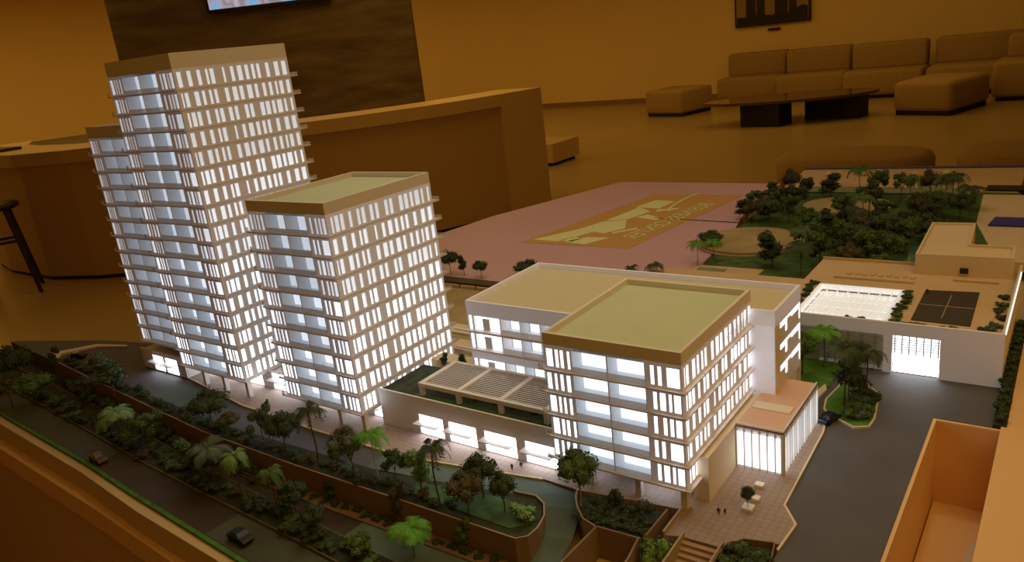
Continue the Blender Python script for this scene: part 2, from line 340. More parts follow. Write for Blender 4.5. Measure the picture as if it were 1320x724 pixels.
# ================================================================ DISPLAY TABLE
tb = thing('display_table', (-1.2, 1.9, FZ), 'large low display table carrying the lit architectural model', 'table')
edge = [(-3.3, .675), (-2.75, .645), (-2.11, .598), (-1.62, .572), (-1.36, .548), (-1.09, .534), (-.4, .48), (-.1625, .468), (-.1625, 1.352), (.35, 1.352), (.35, 3.28), (-1.0, 3.28), (-1.79, 3.27), (-2.02, 2.55), (-2.07, 2.2), (-2.08, 1.03), (-2.28, .99), (-2.62, .86), (-3.3, .80)]
ZR = -.045
MB().prism(edge, -.10, ZR - .004).build('table_top', rimm, tb)
MB().prism([(-3.32, .655), (-2.75, .625), (-2.1, .575), (-1.54, .548), (-1.05, .515), (-.4, .46), (-.1625, .448), (-.1625, 1.352), (.37, 1.352), (.37, 3.30), (-1.8, 3.29), (-2.04, 2.55), (-2.1, 1.01), (-3.32, .80)], -.150, -.10).build('fascia', fasc, tb)
MB().prism([(-3.3, .672), (-2.75, .640), (-2.1, .590), (-1.54, .562), (-1.05, .529), (-.4, .475), (-.1625, .462), (-.1625, 1.352), (.3, 1.352), (.3, 3.2), (-1.75, 3.2), (-2.0, 2.5), (-2.0, 1.0), (-3.3, .785)], FZ, -.150).build('body', fascd, tb)
def flat(name, m_, pts, z0, z1, label=None):
    o = MB().prism(pts, z0, z1).build(name, m_, tb)
    if label: o['label'] = label
    return o
# front roads (lower level)
front = [(-2.74, .67), (-2.1, .603), (-1.58, .575), (-1.12, .552), (-.50, .505), (-.50, .80), (-.62, .76), (-1.43, .74), (-2.27, .81), (-2.74, .83)]
def strip(name, m_, a, b, x0, x1, y0f, y1f, z0, z1, label=None, n=12):
    p = [(x0 + (x1 - x0) * i / n, y0f(x0 + (x1 - x0) * i / n)) for i in range(n + 1)]; q = [(x0 + (x1 - x0) * i / n, y1f(x0 + (x1 - x0) * i / n)) for i in range(n + 1)]
    return flat(name, m_, p + q[::-1], z0, z1, label)
def lerp_path(P):
    def f(x):
        for (xa, ya), (xb, yb) in zip(P[:-1], P[1:]):
            if xa <= x <= xb: return ya + (yb - ya) * (x - xa) / (xb - xa)
        return P[0][1] if x < P[0][0] else P[-1][1]
    return f
e0 = lerp_path([(-3.3, .675), (-2.74, .648), (-2.112, .606), (-1.62, .579), (-1.36, .556), (-1.09, .540), (-.5, .497)])
v0 = lerp_path([(-2.74, .73), (-2.214, .703), (-1.864, .680), (-1.47, .649), (-1.187, .637), (-1.023, .630), (-.895, .62), (-.5, .60)])
v1 = lerp_path([(-2.74, .81), (-1.81, .745), (-1.45, .705), (-1.03, .676), (-.80, .662), (-.5, .650)])
w0 = lerp_path([(-2.74, .83), (-2.27, .815), (-1.43, .743), (-1.12, .739), (-.61, .747)])
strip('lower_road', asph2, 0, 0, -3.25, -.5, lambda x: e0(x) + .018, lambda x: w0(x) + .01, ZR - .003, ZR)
strip('lawn_strip', grass, 0, 0, -3.25, -.5, lambda x: e0(x) + .010, lambda x: e0(x) + .018, ZR - .003, ZR + .002)
strip('verge', soil, 0, 0, -2.74, -.5, v0, v1, ZR - .002, ZR + .004)
strip('kerb', kerbm, 0, 0, -2.5, -.5, lambda x: v0(x) - .0016, v0, ZR, ZR + .0045)
strip('kerb', kerbm, 0, 0, -2.5, -.5, v1, lambda x: v1(x) + .0013, ZR, ZR + .0045)
strip('kerb', kerbm, 0, 0, -1.4, -.62, lambda x: w0(x) - .0255, lambda x: w0(x) - .024, ZR, ZR + .0035)
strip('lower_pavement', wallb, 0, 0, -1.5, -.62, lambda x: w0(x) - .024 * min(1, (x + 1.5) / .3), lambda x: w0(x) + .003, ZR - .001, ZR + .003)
strip('reflection_patch', olive, 0, 0, -2.7, -1.62, lambda x: e0(x) + .02, lambda x: v0(x) - .005, ZR, ZR + .0005, 'olive grey glass reflection painted on the front road')  # these patches paint glass reflections into the road colour
strip('reflection_patch', olive, 0, 0, -1.16, -.5, lambda x: e0(x) + .02, lambda x: v0(x) - .005, ZR, ZR + .0005, 'olive grey glass reflection painted on the front road')
strip('reflection_patch', teal, 0, 0, -.93, -.62, lambda x: v1(x) + .004, lambda x: w0(x) - .024, ZR, ZR + .0008, 'greenish glass reflection painted on the second road')
# upper road, planter with its wall, plaza
flat('upper_road', asph, [(-2.62, .845), (-2.30, .822), (-1.43, .75), (-1.0, .79), (-1.0, .865), (-1.46, .865), (-1.97, .95), (-2.09, 1.02), (-2.28, .98), (-2.6, .86)], ZR, -.003)
dm = MB()    # the driveway falls from the upper road to the front roads around the planter's end
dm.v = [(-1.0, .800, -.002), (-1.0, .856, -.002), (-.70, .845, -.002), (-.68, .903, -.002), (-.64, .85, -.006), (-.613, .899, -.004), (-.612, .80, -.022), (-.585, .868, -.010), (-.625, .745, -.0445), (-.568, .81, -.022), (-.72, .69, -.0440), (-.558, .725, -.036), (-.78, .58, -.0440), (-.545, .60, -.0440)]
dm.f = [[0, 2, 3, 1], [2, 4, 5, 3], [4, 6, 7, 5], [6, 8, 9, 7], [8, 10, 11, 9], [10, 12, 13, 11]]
dm.build('driveway', teal, tb)['label'] = 'driveway curving down round the planter end, with a painted teal reflection'
flat('driveway', teal, [(-1.78, .80), (-1.57, .79), (-1.50, .855), (-1.72, .885)], -.004, -.0022, 'teal glass reflection painted on the upper road')  # flat patch painting a glass reflection, no separate paving
flat('plaza_paving', pavem, [(-2.02, .945), (-1.72, .905), (-1.46, .867), (-1.2, .857), (-.95, .858), (-.68, .905), (-.61, .902), (-.4425, .925), (-.4405, .856), (-.416, .864), (-.358, .866), (-.354, .872), (-.335, .900), (-.289, .908), (-.284, .96), (-.312, 1.0), (-.318, 1.24), (-.322, 1.262), (-.335, 1.275), (-.42, 1.28), (-.42, 1.1), (-2.0, 1.1)], ZR, 0)
flat('kerb', cream, [(-2.02, .943), (-1.72, .903), (-1.46, .864), (-1.2, .854), (-.95, .855), (-.68, .902), (-.68, .905), (-.95, .8585), (-1.2, .8575), (-1.46, .8675), (-1.72, .9065), (-2.02, .9465)], ZR, .0012)
pl = thing('planter_terrace', (-1.4, .77, ZR), 'long raised planting terrace behind a tan retaining wall', 'planter')
wp = [(-2.27, .815), (-1.9, .782), (-1.43, .743), (-1.12, .739), (-.883, .743), (-.625, .746), (-.611, .76), (-.609, .785), (-.617, .815), (-.635, .842), (-.66, .855), (-.70, .85)]
MB().wall(wp, .003, ZR - .01, .004).build('retaining_wall', wallb, pl)
MB().wall(wp, .0022, .004, .0048).build('coping', wallt, pl)
MB().prism([(p[0], p[1] + .002) for p in wp[:6]] + [(-.613, .765), (-.613, .79), (-.622, .813), (-.638, .838), (-.66, .850), (-.70, .846), (-.79, .828), (-.95, .80), (-1.43, .785), (-1.9, .815), (-2.27, .835)], ZR, .001).build('planting_bed', soil, pl)
MB().prism([(-.86, .77), (-.65, .765), (-.625, .79), (-.65, .825), (-.72, .825), (-.87, .80)], .001, .0025).build('lawn', grassd, pl)
# left loop of the road
flat('kerb', cream, [(-2.34, .85), (-2.28, .815), (-2.26, .817), (-2.30, .855), (-2.25, .93), (-2.15, .97), (-2.16, .975), (-2.27, .94)], -.003, .002)
# right-hand road, kerb line, island
flat('right_road', asph, [(-.285, .50), (-.155, .47), (-.164, 1.352), (-.06, 1.352), (-.07, 1.53), (-.55, 1.53), (-.55, 1.27), (-.318, 1.25), (-.312, 1.0), (-.284, .96), (-.287, .90)], ZR, -.002)
flat('kerb', cream, [(-.289, .895), (-.284, .96), (-.312, 1.0), (-.3185, 1.24), (-.322, 1.262), (-.335, 1.275), (-.335, 1.278), (-.3195, 1.264), (-.3155, 1.24), (-.309, 1.002), (-.281, .962), (-.286, .893)], ZR, .001)
flat('island_kerb', cream, [(-.322, 1.30), (-.275, 1.272), (-.252, 1.285), (-.25, 1.32), (-.262, 1.42), (-.30, 1.455), (-.335, 1.44), (-.345, 1.36), (-.338, 1.32)], ZR, .002)
flat('island_lawn', grass, [(-.320, 1.304), (-.276, 1.276), (-.255, 1.288), (-.253, 1.32), (-.265, 1.417), (-.301, 1.451), (-.332, 1.437), (-.341, 1.36), (-.335, 1.322)], ZR, .003)
flat('court_lawn', grass, [(-.395, 1.33), (-.37, 1.36), (-.352, 1.42), (-.355, 1.47), (-.33, 1.50), (-.33, 1.53), (-.56, 1.53), (-.56, 1.33)], ZR, .002)
flat('garden_path', cream, [(-.385, 1.27), (-.36, 1.33), (-.352, 1.40), (-.36, 1.42), (-.372, 1.37), (-.40, 1.34), (-.48, 1.33), (-.48, 1.27)], ZR, .0035)
# garden pit corner, stairs, bush box at the near side
gp = thing('sunken_garden', (-.53, .86, ZR), 'dark sunken garden bed walled in tan board at the plaza edge', 'planter')
MB().prism([(-.605, .898), (-.470, .913), (-.461, .905), (-.461, .844), (-.462, .829), (-.533, .826), (-.584, .858)], ZR, -.004).build('planting_bed', soil, gp)
MB().wall([(-.458, .910), (-.459, .829)], .003, -.10, .006).build('side_wall', wallb, gp)
MB().wall([(-.461, .829), (-.533, .826)], .003, -.10, .006).build('back_wall', wallb, gp)
MB().wall([(-.533, .826), (-.536, .74), (-.54, .62)], .003, -.10, .006).build('pit_wall', wallb, gp)
MB().wall([(-.452, .66), (-.455, .781), (-.4625, .826)], .003, -.10, .006).build('pit_wall', wallb, gp)
MB().prism([(-.54, .62), (-.536, .826), (-.46, .829), (-.452, .62)], -.10, -.096).build('pit_floor', blackm, gp)
MB().wall([(-.533, .826), (-.560, .835), (-.584, .858), (-.600, .880), (-.608, .898)], .002, -.05, .005).build('kerb_wall', wallt, gp)
MB().prism([(-.458, .66), (-.455, .83), (-.458, .912), (-.443, .921), (-.441, .855), (-.416, .826), (-.418, .66)], -.05, -.030).build('side_path', terra, gp)
sw = thing('plaza_steps', (-.385, .83, ZR), 'broad flight of tan steps going down from the plaza', 'steps')
for k in range(10):
    y1 = .864 - .0085 * k
    piece('step', mat('step_board', (.40, .27, .19), .7), sw, (-.414, y1 - .0085, -.11), (-.361, y1, -.004 - .0045 * k))
MB().wall([(-.4405, .923), (-.4400, .855)], .003, -.06, .007).build('side_wall', wallt, sw)
MB().wall([(-.4145, .870), (-.412, .78)], .003, -.11, .006).build('side_wall', wallt, sw)
MB().wall([(-.358, .873), (-.356, .79)], .003, -.11, .006).build('side_wall', wallt, sw)
bb = thing('bush_box', (-.325, .86, ZR), 'walled planting box filled with a dark bush, at the near plaza corner', 'planter')
MB().wall([(-.355, .78), (-.354, .868), (-.335, .895), (-.294, .905), (-.286, .867), (-.284, .78)], -.0025, -.06, .004).build('box_wall', wallb, bb)
MB().prism([(-.354, .78), (-.352, .867), (-.334, .892), (-.297, .901), (-.289, .866), (-.287, .78)], -.05, -.004).build('soil', soil, bb)
# recessed pit in the right podium
fr = thing('podium_frame', (.1, 1.0, FZ + .65), 'cream podium surround with a deep empty recess at the right edge', 'podium')
MB().box((-.160, .43, -.75), (.36, 1.35, -.17)).build('base_block', fasc, fr)
MB().box((-.157, .44, -.17), (.36, 1.345, -.155)).build('recess_floor', fasc, fr)
MB().box((-.164, 1.345, -.17), (.36, 1.35, .004)).build('recess_back_wall', fasc, fr)
MB().box((-.164, .44, -.17), (-.159, 1.345, .004)).build('recess_side_wall', fasc, fr)
MB().prism([(-.066, .44), (.36, .44), (.36, 3.27), (.02, 3.27), (-.066, 1.9)], -.155, .0045).build('border_top', fasc, fr)
MB().box((-.092, .98, -.155), (-.0665, 1.245, -.1535)).build('cream_panel', cream, fr)
# mauve panel; a mirrored sign reflection is painted on it as flat shapes
ms = thing('mauve_side_panel', (-1.4, 2.6, -.02), 'large flat mauve panel behind the model carrying a faint painted ochre sign reflection', 'panel')
MB().prism([(-1.60, 1.745), (-.96, 1.745), (-.885, 2.03), (-.93, 2.45), (-1.02, 2.9), (-1.02, 3.275), (-1.785, 3.275), (-2.02, 2.55), (-2.06, 2.25), (-2.06, 1.745)], -.022, -.001).build('panel', pink, ms)
MB().prism([(-1.629, 2.201), (-1.197, 2.213), (-1.10, 3.03), (-1.484, 3.025)], -.001, .0002).build('reflected_sign', orange, ms)
def lg(pts): return MB().prism(pts, .0002, .0008)
uv = lambda s, t: (-1.629 + .432 * s + t * (.145 + .384 * s - .432 * s), 2.201 + .012 * s + t * (.824))
def LG(*p): lg([uv(s, t) for s, t in p]).build('logo_shape', lime, ms)
LG((.04, .05), (.30, .04), (.40, .22), (.20, .25)); LG((.30, .06), (.42, .05), (.44, .10), (.34, .13))
LG((.36, .04), (.58, .02), (.66, .14), (.46, .13)); LG((.20, .25), (.52, .2), (.60, .30), (.42, .45), (.24, .40))
LG((.24, .42), (.42, .46), (.45, .62), (.22, .70)); LG((.18, .70), (.46, .68), (.44, .84), (.20, .86)); LG((.45, .50), (.70, .46), (.70, .50), (.50, .56)); LG((.50, .62), (.66, .68), (.64, .71), (.47, .66)); LG((.60, .20), (.72, .30), (.69, .32), (.57, .23))
MB().prism([(-1.30, 2.62), (-.93, 2.60), (-.93, 2.606), (-1.30, 2.626)], .0002, .0009).build('panel_joint', dark, ms)
cu = bpy.data.curves.new('lettering', 'FONT'); cu.body = 'BUSINESS CENTER'; cu.size = .062; cu.align_x = 'CENTER'; cu.extrude = .0003; cu.space_character = 1.05
to = bpy.data.objects.new('lettering_source', cu); C.objects.link(to); bpy.context.view_layer.update()
me = bpy.data.meshes.new_from_object(to); bpy.data.objects.remove(to)
for v in me.vertices: v.co.x *= 1.05; v.co.y *= 1.5; v.co.x = -v.co.x
d = Vector((-.11, -.80)).normalized()
me.transform(Matrix.Rotation(math.atan2(-d.y, -d.x), 4, 'Z')); me.materials.append(lime)
to = bpy.data.objects.new('lettering', me); C.objects.link(to); to.parent = ms; to.location = Vector((-1.19, 2.60, .0011)) - wloc(ms); to['label'] = 'mirrored capital lettering of the painted sign reflection'
mb = MB(); n = 24; 
for i in range(n + 1):
    a = math.pi * (.15 + .8 * i / n); x, y = -1.285 - .035 * math.sin(a), 2.90 + .17 * math.cos(a); mb.v += [(x, y, .0011), (x + .012, y, .0011)]
mb.f = [[2 * i, 2 * i + 1, 2 * i + 3, 2 * i + 2] for i in range(n)]; mb.build('swoosh', lime, ms)

# park ground, ovals, beach at the back
pg = thing('park_ground', (-.6, 2.6, -.02), 'dark green planted park base with sandy ovals at the back of the model', 'park')
MB().prism([(-.935, 1.90), (-.15, 1.90), (-.15, 3.16), (-.98, 3.16), (-.93, 2.45), (-.872, 2.03)], -.02, .0).build('ground', grassd, pg)
def oval(cx, cy, rx, ry, z, m_, name='sand_oval'): return MB().prism([(cx + rx * math.cos(a), cy + ry * math.sin(a)) for a in [2 * math.pi * i / 40 for i in range(40)]], 0, z).build(name, m_, pg)
oval(-.835, 2.36, .155, .155, .012, sand); oval(-.66, 2.88, .15, .13, .010, sand); oval(-.835, 2.36, .165, .165, .004, wallt, 'oval_rim')
MB().prism([(-.98, 3.16), (-.16, 3.16), (-.16, 3.62), (-1.0, 3.57)], -.02, .002).build('beach', sandp, pg)
MB().prism([(-.86, 3.10), (-.30, 3.10), (-.30, 3.20), (-.86, 3.20)], .0, .006).build('pool', sea, pg)
MB().prism([(-1.0, 3.565), (-.16, 3.615), (-.16, 3.645), (-1.0, 3.60)], -.02, .006).build('navy_border', navy, pg)
MB().prism([(-.935, 1.93), (-.70, 1.93), (-.70, 2.09), (-.89, 2.09)], 0, .003).build('tan_path', sandp, pg)
MB().prism([(-.88, 1.98), (-.80, 1.98), (-.80, 2.06), (-.88, 2.06)], .003, .006).build('dark_pool', sea, pg)
MB().prism([(-.36, 2.10), (-.33, 2.10), (-.34, 2.40), (-.37, 2.40)], .0, .004).build('teal_pond', mat('pond', (.04, .2, .18), .2), pg)
for i, (x, y) in enumerate([(-.86, 3.42), (-.72, 3.44), (-.53, 3.44), (-.42, 3.46)]):
    u = thing('beach_umbrella', (x, y, .002), '%s tiny pale beach umbrella from the left on the tan beach' % ['first', 'second', 'third', 'fourth'][i], 'umbrella')
    MB().bar((x, y, .002), (x, y, .018), .0008).build('pole', trunkl, u); MB().bar((x, y, .014), (x, y, .024), .019, 8, .001).build('canopy', cream, u)
# yellow-cream wing of the table on the right of the park
rw = thing('blank_wing', (0, 2.8, -.02), 'plain cream wing of the podium with a navy bar, right of the park', 'podium')
MB().prism([(-.15, 2.30), (.34, 2.30), (.34, 3.1), (-.26, 3.1), (-.24, 2.7)], -.02, .006).build('board', cream, rw)
MB().prism([(-.205, 2.66), (.2, 2.66), (.2, 2.76), (-.195, 2.76)], .006, .012).build('navy_bar', navy, rw)
MB().prism([(-.26, 3.17), (.34, 3.17), (.34, 3.25), (-.26, 3.25)], -.02, .008).build('dark_bar', blackm, rw)

# ================================================================ TOWERS
P1 = [(0.008, 0.05), (0.089, 0.129), (0.169, 0.206), (0.241, 0.268), (0.277, 0.318), (0.385, 0.409), (0.453, 0.49), (0.512, 0.563), (0.582, 0.621), (0.641, 0.677), (0.69, 0.727), (0.774, 0.815), (0.856, 0.908), (0.929, 0.982)]
P2 = [(0.011, 0.028), (0.036, 0.073), (0.113, 0.159), (0.176, 0.208), (0.235, 0.264), (0.279, 0.312), (0.37, 0.41), (0.435, 0.486), (0.498, 0.54), (0.566, 0.621), (0.638, 0.674), (0.711, 0.748), (0.772, 0.809), (0.834, 0.861), (0.875, 0.918), (0.943, 0.986)]
P3 = [(0.022, 0.045), (0.053, 0.095), (0.101, 0.138), (0.176, 0.208), (0.25, 0.282), (0.291, 0.331), (0.367, 0.407), (0.42, 0.457), (0.511, 0.55), (0.559, 0.598), (0.654, 0.701), (0.707, 0.755), (0.768, 0.806), (0.816, 0.875), (0.889, 0.918), (0.953, 0.982)]
P1, P2, P3 = [[(a + (b - a) * .07, b - (b - a) * .07) for a, b in p] for p in (P1, P2, P3)]
LW = [[(.015, .065), (.085, .105), (.125, .145), (.170, .192)], [(.02, .07), (.09, .115), (.13, .155), (.185, .205)], [(.01, .045), (.07, .09), (.115, .14), (.165, .195)]]
RW = [[(.80, .825), (.845, .885), (.905, .925), (.94, .985)], [(.79, .815), (.84, .865), (.90, .985)], [(.795, .82), (.86, .885), (.905, .93), (.945, .985)]]
SH = .040; SL = .0022
def tower(name, label, x0, y0, wx, wy, zt_, rows, shift, bright, loc_cols, colb=.0, group=None, right=True, lg_=(.215, .755), fin_out=.006):
    par = zt_ - rows * SH - (zt_ - rows * SH)  # placeholder
    par = PAR[name_key]; zb = zt_ - par - rows * SH
    xl = x0 - wx; yb = y0 + wy; t = thing(name, (x0 - wx / 2, y0 + wy / 2, 0), label, 'model building', group)
    TH = .004; DP = .031
    # core (keeps the light in), roof, parapet
    lgx0, lgx1 = xl + wx * lg_[0], xl + wx * lg_[1]
    MB().box((xl + TH, y0 + DP + .002, zb), (x0 - .008, yb - .008, zt_ - .014)).build('core', white, t)
    piece('roof_deck', roofm, t, (xl + .006, y0 + .006, zt_ - .014), (x0 - .006, yb - .006, zt_ - .010))
    pr_ = MB(); zp = zt_ - par + .003
    for lo, hi in (((xl, y0), (x0, y0 + .006)), ((xl, yb - .006), (x0, yb)), ((xl, y0 + .006), (xl + .006, yb - .006)), ((x0 - .006, y0 + .006), (x0, yb - .006))): pr_.box((*lo, zp), (*hi, zt_))
    pr_.build('parapet', white, t)
    MB().box((xl, yb - .006, zb), (x0 - TH, yb - .002, zp)).box((xl, y0 + .006, zb), (xl + TH, yb - .006, zp)).build('rear_wall', white, t)
    fa_ = MB(); fb_ = MB(); rt_ = MB(); gm = glow[name_key]
    for r in range(rows):
        z1 = zt_ - par - r * SH; z0 = z1 - SH; wt = z1 - .0035 if r == 0 else z1 - .0055; wb = z0 + .006
        em = lit[min(3, max(0, int(bright(r / max(1, rows - 1)))))]; emg = lit[max(0, lit.index(em) - 1)]
        # front face: spandrel + piers
        strips = LW[(r + shift) % 3] + RW[(r * 2 + shift) % 3]
        def seg(mbx, a, b, za, zb_, face):
            if b - a < .0002: return
            if face == 'f': mbx.box((xl + wx * a, y0, za), (xl + wx * b, y0 + TH, zb_))
            else: mbx.box((x0 - TH, y0 + TH + (wy - TH) * a, za), (x0, y0 + TH + (wy - TH) * b, zb_))
        for (a, b), fr_ in zip(((0, lg_[0]), (lg_[1], 1)), (fa_, fb_)):
            seg(fr_, a, b, z0, wb, 'f'); seg(fr_, a, b, wt, z1 + .003 * (r == 0), 'f'); c = a
            for s in [s for s in strips if a <= s[0] < b]:
                seg(fr_, c, s[0], wb, wt, 'f'); c = s[1]
                piece('window_pane', em, t, (xl + wx * s[0], y0 + .0025, wb), (xl + wx * s[1], y0 + .0035, wt))
            seg(fr_, c, b, wb, wt, 'f')
        # loggia: two cells
        mid = (lgx0 + lgx1) / 2
        for a, b in ((lgx0, mid), (mid, lgx1)):
            q = MB().box((a, y0 + DP, z0), (b, y0 + DP + .002, z1)).box((a, y0, z0 + SL), (a + .0012, y0 + DP, z1)).box((b - .0012, y0, z0 + SL), (b, y0 + DP, z1)).box((a, y0, z0), (b, y0 + DP, z0 + SL)).box((a, y0, z1 - .0015), (b, y0 + DP, z1)); q.build('loggia', loggm, t)
            piece('loggia_window', emg, t, (a + .0015, y0 + DP - .0012, z0 + SL + .0005), (b - .0015, y0 + DP - .0002, z1 - .0018))
            piece('balustrade', frost, t, (a + .0003, y0 + .0004, z0 + SL), (b - .0003, y0 + .0012, z0 + SL + .0095))
        # right face
        if right:
            pt = (P1, P2, P3)[(r + shift) % 3]
            seg(rt_, 0, 1, z0, wb, 'r'); seg(rt_, 0, 1, wt, z1 + .003 * (r == 0), 'r'); c = 0
            for i_, s in enumerate(pt):
                seg(rt_, c, s[0], wb, wt, 'r'); c = s[1]
                piece('window_pane', em, t, (x0 - .0035, y0 + TH + (wy - TH) * s[0], wb), (x0 - .0025, y0 + TH + (wy - TH) * s[1], wt))
            seg(rt_, c, 1, wb, wt, 'r')
        # ledges
        if r < rows - 1 or colb:
            piece('floor_ledge', ledge, t, (xl - .010, y0 - .0055, z0), (x0 + fin_out, y0, z0 + .0022))
            if right:
                piece('side_ledge', ledge, t, (x0, y0, z0), (x0 + fin_out, yb, z0 + .0024))
                piece('corner_balcony', ledge, t, (x0 - .03, yb, z0), (x0 + .002, yb + .020, z0 + .0025))
                MB().box((x0 + .0012, yb, z0 + .0025), (x0 + .002, yb + .020, z0 + .0095)).box((x0 - .03, yb + .0192, z0 + .0025), (x0 + .0012, yb + .020, z0 + .0095)).build('balcony_glass', clear, t)
            MB().box((xl - .010, y0 - .0055, z0 + .0022), (xl - .0002, y0 - .0050, z0 + .0105)).box((xl - .010, y0 - .0050, z0 + .0022), (xl - .0094, y0, z0 + .0105)).build('balcony_glass', clear, t)
    fa_.build('front_wall', gm, t); fb_.build('front_wall', gm, t)
    if right: rt_.build('side_wall', gm, t)
    else: MB().box((x0 - TH, y0, zb), (x0, yb, zp)).build('side_wall', gm, t)
    MB().box((xl, y0 + .001, zb - .003), (x0, yb, zb)).build('soffit', ledge, t)
    for cx, cy in loc_cols: piece('column', white, t, (cx - .005, cy - .005, 0), (cx + .005, cy + .005, zb - .003))
    return t
PAR = {'tall': .034, 'rear': .030, 'mid': .025, 'low': .0225}
name_key = 'tall'
T = tower('model_tower', 'tallest lit white model tower with seventeen rows of windows', -1.474, .894, .255, .286, .757, 17, 0, lambda f: .0 + f * 3.2, [(-1.484, .905), (-1.57, .903), (-1.655, .905), (-1.484, 1.03)], .01, fin_out=.001)
name_key = 'rear'
T2 = tower('model_tower', 'narrow lit white model tower behind the left side of the tallest tower', -1.748, .915, .185, .24, .622, 13, 1, lambda f: .3 + f * 2.6, [], .01, right=False, lg_=(.27, .90), fin_out=.001)
name_key = 'mid'
M_ = tower('model_tower', 'middle-height lit white model tower with a pale green roof', -1.094, .893, .232, .288, .4635, 10, 2, lambda f: .9 + f * 2.9, [(-1.103, .905), (-1.17, .903), (-1.24, .905), (-1.103, 1.03)], .01, fin_out=.001)
name_key = 'low'
R_ = tower('model_office_block', 'low lit white model block with a flat cream roof, nearest to the viewer', -.4275, .921, .235, .286, .2604, 5, 1, lambda f: 3, [(-.438, .934), (-.515, .934), (-.60, .934)], .01, fin_out=.007)

# podium bases with lit openings and awnings
def podium(name, label, x0, x1, y0, y1, h, openings, m_=white, awn=True, oh=(.0015, .042), deck=None):
    t = thing(name, ((x0 + x1) / 2, (y0 + y1) / 2, 0), label, 'model building')
    wl_ = MB(); c = x0
    for a, b in openings:
        wl_.box((c, y0, 0), (a, y0 + .004, oh[1])); c = b
        piece('shop_window', litbase, t, (a, y0 + .0035, oh[0]), (b, y0 + .0045, oh[1]))
        if awn: piece('awning', ledge, t, (a - .003, y0 - .018, oh[1] * .66), (b - .003, y0 + .001, oh[1] * .66 + .0015))
        wl_.box((a, y0, 0), (b, y0 + .004, oh[0]))
    wl_.box((c, y0, 0), (x1, y0 + .004, oh[1])).box((x0, y0, oh[1]), (x1, y0 + .004, h)).build('front_wall', m_, t)
    MB().box((x0, y0 + .0045, 0), (x1, y1, h - .006)).build('body', deck or m_, t)
    return t
podium('model_podium', 'tan podium block with two awning windows under the leftmost tower', -1.94, -1.74, .905, 1.03, .054, [(-1.885, -1.838), (-1.828, -1.775)])
podium('model_podium', 'low podium wall behind the columns of the tallest tower', -1.735, -1.345, .955, 1.1, .0445, [(-1.72, -1.68), (-1.64, -1.60), (-1.56, -1.50), (-1.46, -1.41), (-1.40, -1.36)])
podium('model_podium', 'low podium wall behind the columns of the middle tower', -1.34, -1.09, .955, 1.1, .0385, [(-1.29, -1.24), (-1.21, -1.165), (-1.13, -1.10)], oh=(.0015, .036))
gpod = podium('garden_podium', 'tan podium wall with three awning windows between middle tower and low block', -1.088, -.664, .938, 1.075, .078, [(-.985, -.925), (-.910, -.845), (-.825, -.755), (-.735, -.67)], deck=soil)
podium('model_podium', 'low lit plinth wall behind the columns of the nearest block', -.66, -.44, .975, 1.19, .036, [(-.65, -.615), (-.60, -.585), (-.52, -.46)], awn=False, oh=(.014, .034))
cw = MB().box((-.437, .962, 0), (-.411, 1.19, .075)).build('core_wall', cream); tag(cw, 'smooth cream wall block under the corner of the nearest block', 'wall')

# pergola on the garden podium
pe = thing('pergola', (-.84, 1.01, .072), 'white three-bay pergola roof over the podium garden', 'pergola')
Z = .100; xs = [-.985, -.893, -.795, -.697]
for x in xs: piece('cross_beam', white, pe, (x - .005, .958, Z - .004), (x + .005, 1.062, Z))
piece('front_beam', white, pe, (-.99, .954, Z - .008), (-.692, .962, Z)); piece('rear_beam', white, pe, (-.99, 1.058, Z - .008), (-.692, 1.066, Z))
for x in xs:
    for y in (.958, 1.062): piece('post', white, pe, (x - .004, y - .004, .072), (x + .004, y + .004, Z - .008))
for a, b in zip(xs[:-1], xs[1:]):
    for k in range(14):
        y = .966 + k * .0067; piece('slat', ledge, pe, (a + .005, y, Z - .0035), (b - .005, y + .0022, Z - .001))
MB().box((-1.0, .944, .072), (-.68, .96, .074)).build('planting_strip', grassd, gpod)

# low rear building
t = thing('model_rear_block', (-.67, 1.2, 0), 'wide low lit model block with a flat tan roof behind the garden podium', 'model building')
X0, X1, Y0, Y1, ZT = -.955, -.385, 1.082, 1.345, .228
MB().box((X0 + .004, Y0 + .034, 0), (-.43, Y1, ZT - .014)).box((-.43, 1.204, 0), (X1 - .006, Y1, ZT - .014)).build('core', white, t)
MB().prism([(X0 + .005, Y0 + .005), (-.43, Y0 + .005), (-.43, 1.205), (X1 - .005, 1.205), (X1 - .005, Y1 - .005), (X0 + .005, Y1 - .005)], ZT - .014, ZT - .010).build('roof_deck', mat('tan_roof', (.62, .56, .40), .8), t)
MB().box((X0, Y0, .198), (-.43, Y0 + .005, ZT)).box((X0, Y0 + .005, .198), (X0 + .005, Y1, ZT)).box((X0, Y1 - .005, .2), (X1, Y1, ZT)).box((X1 - .005, 1.205, .2), (X1, Y1 - .005, ZT)).box((-.435, Y0, .2), (-.43, 1.2, ZT)).box((-.43, 1.2, .2), (X1, 1.205, ZT)).build('parapet', glow['mid'], t)
MB().box((-.432, 1.199, .07), (X1 - .001, 1.2035, .2)).build('end_panel', mat('backlit_panel', (.84, .82, .85), .5, (.85, .88, 1), .12), t)  # panel's own emission imitates light from behind it
MB().box((X0, Y0 + .002, 0), (X0 + .004, Y1, .198)).box((X0, Y1 - .004, 0), (X1, Y1, .2)).build('rear_wall', white, t)
fw_ = MB()
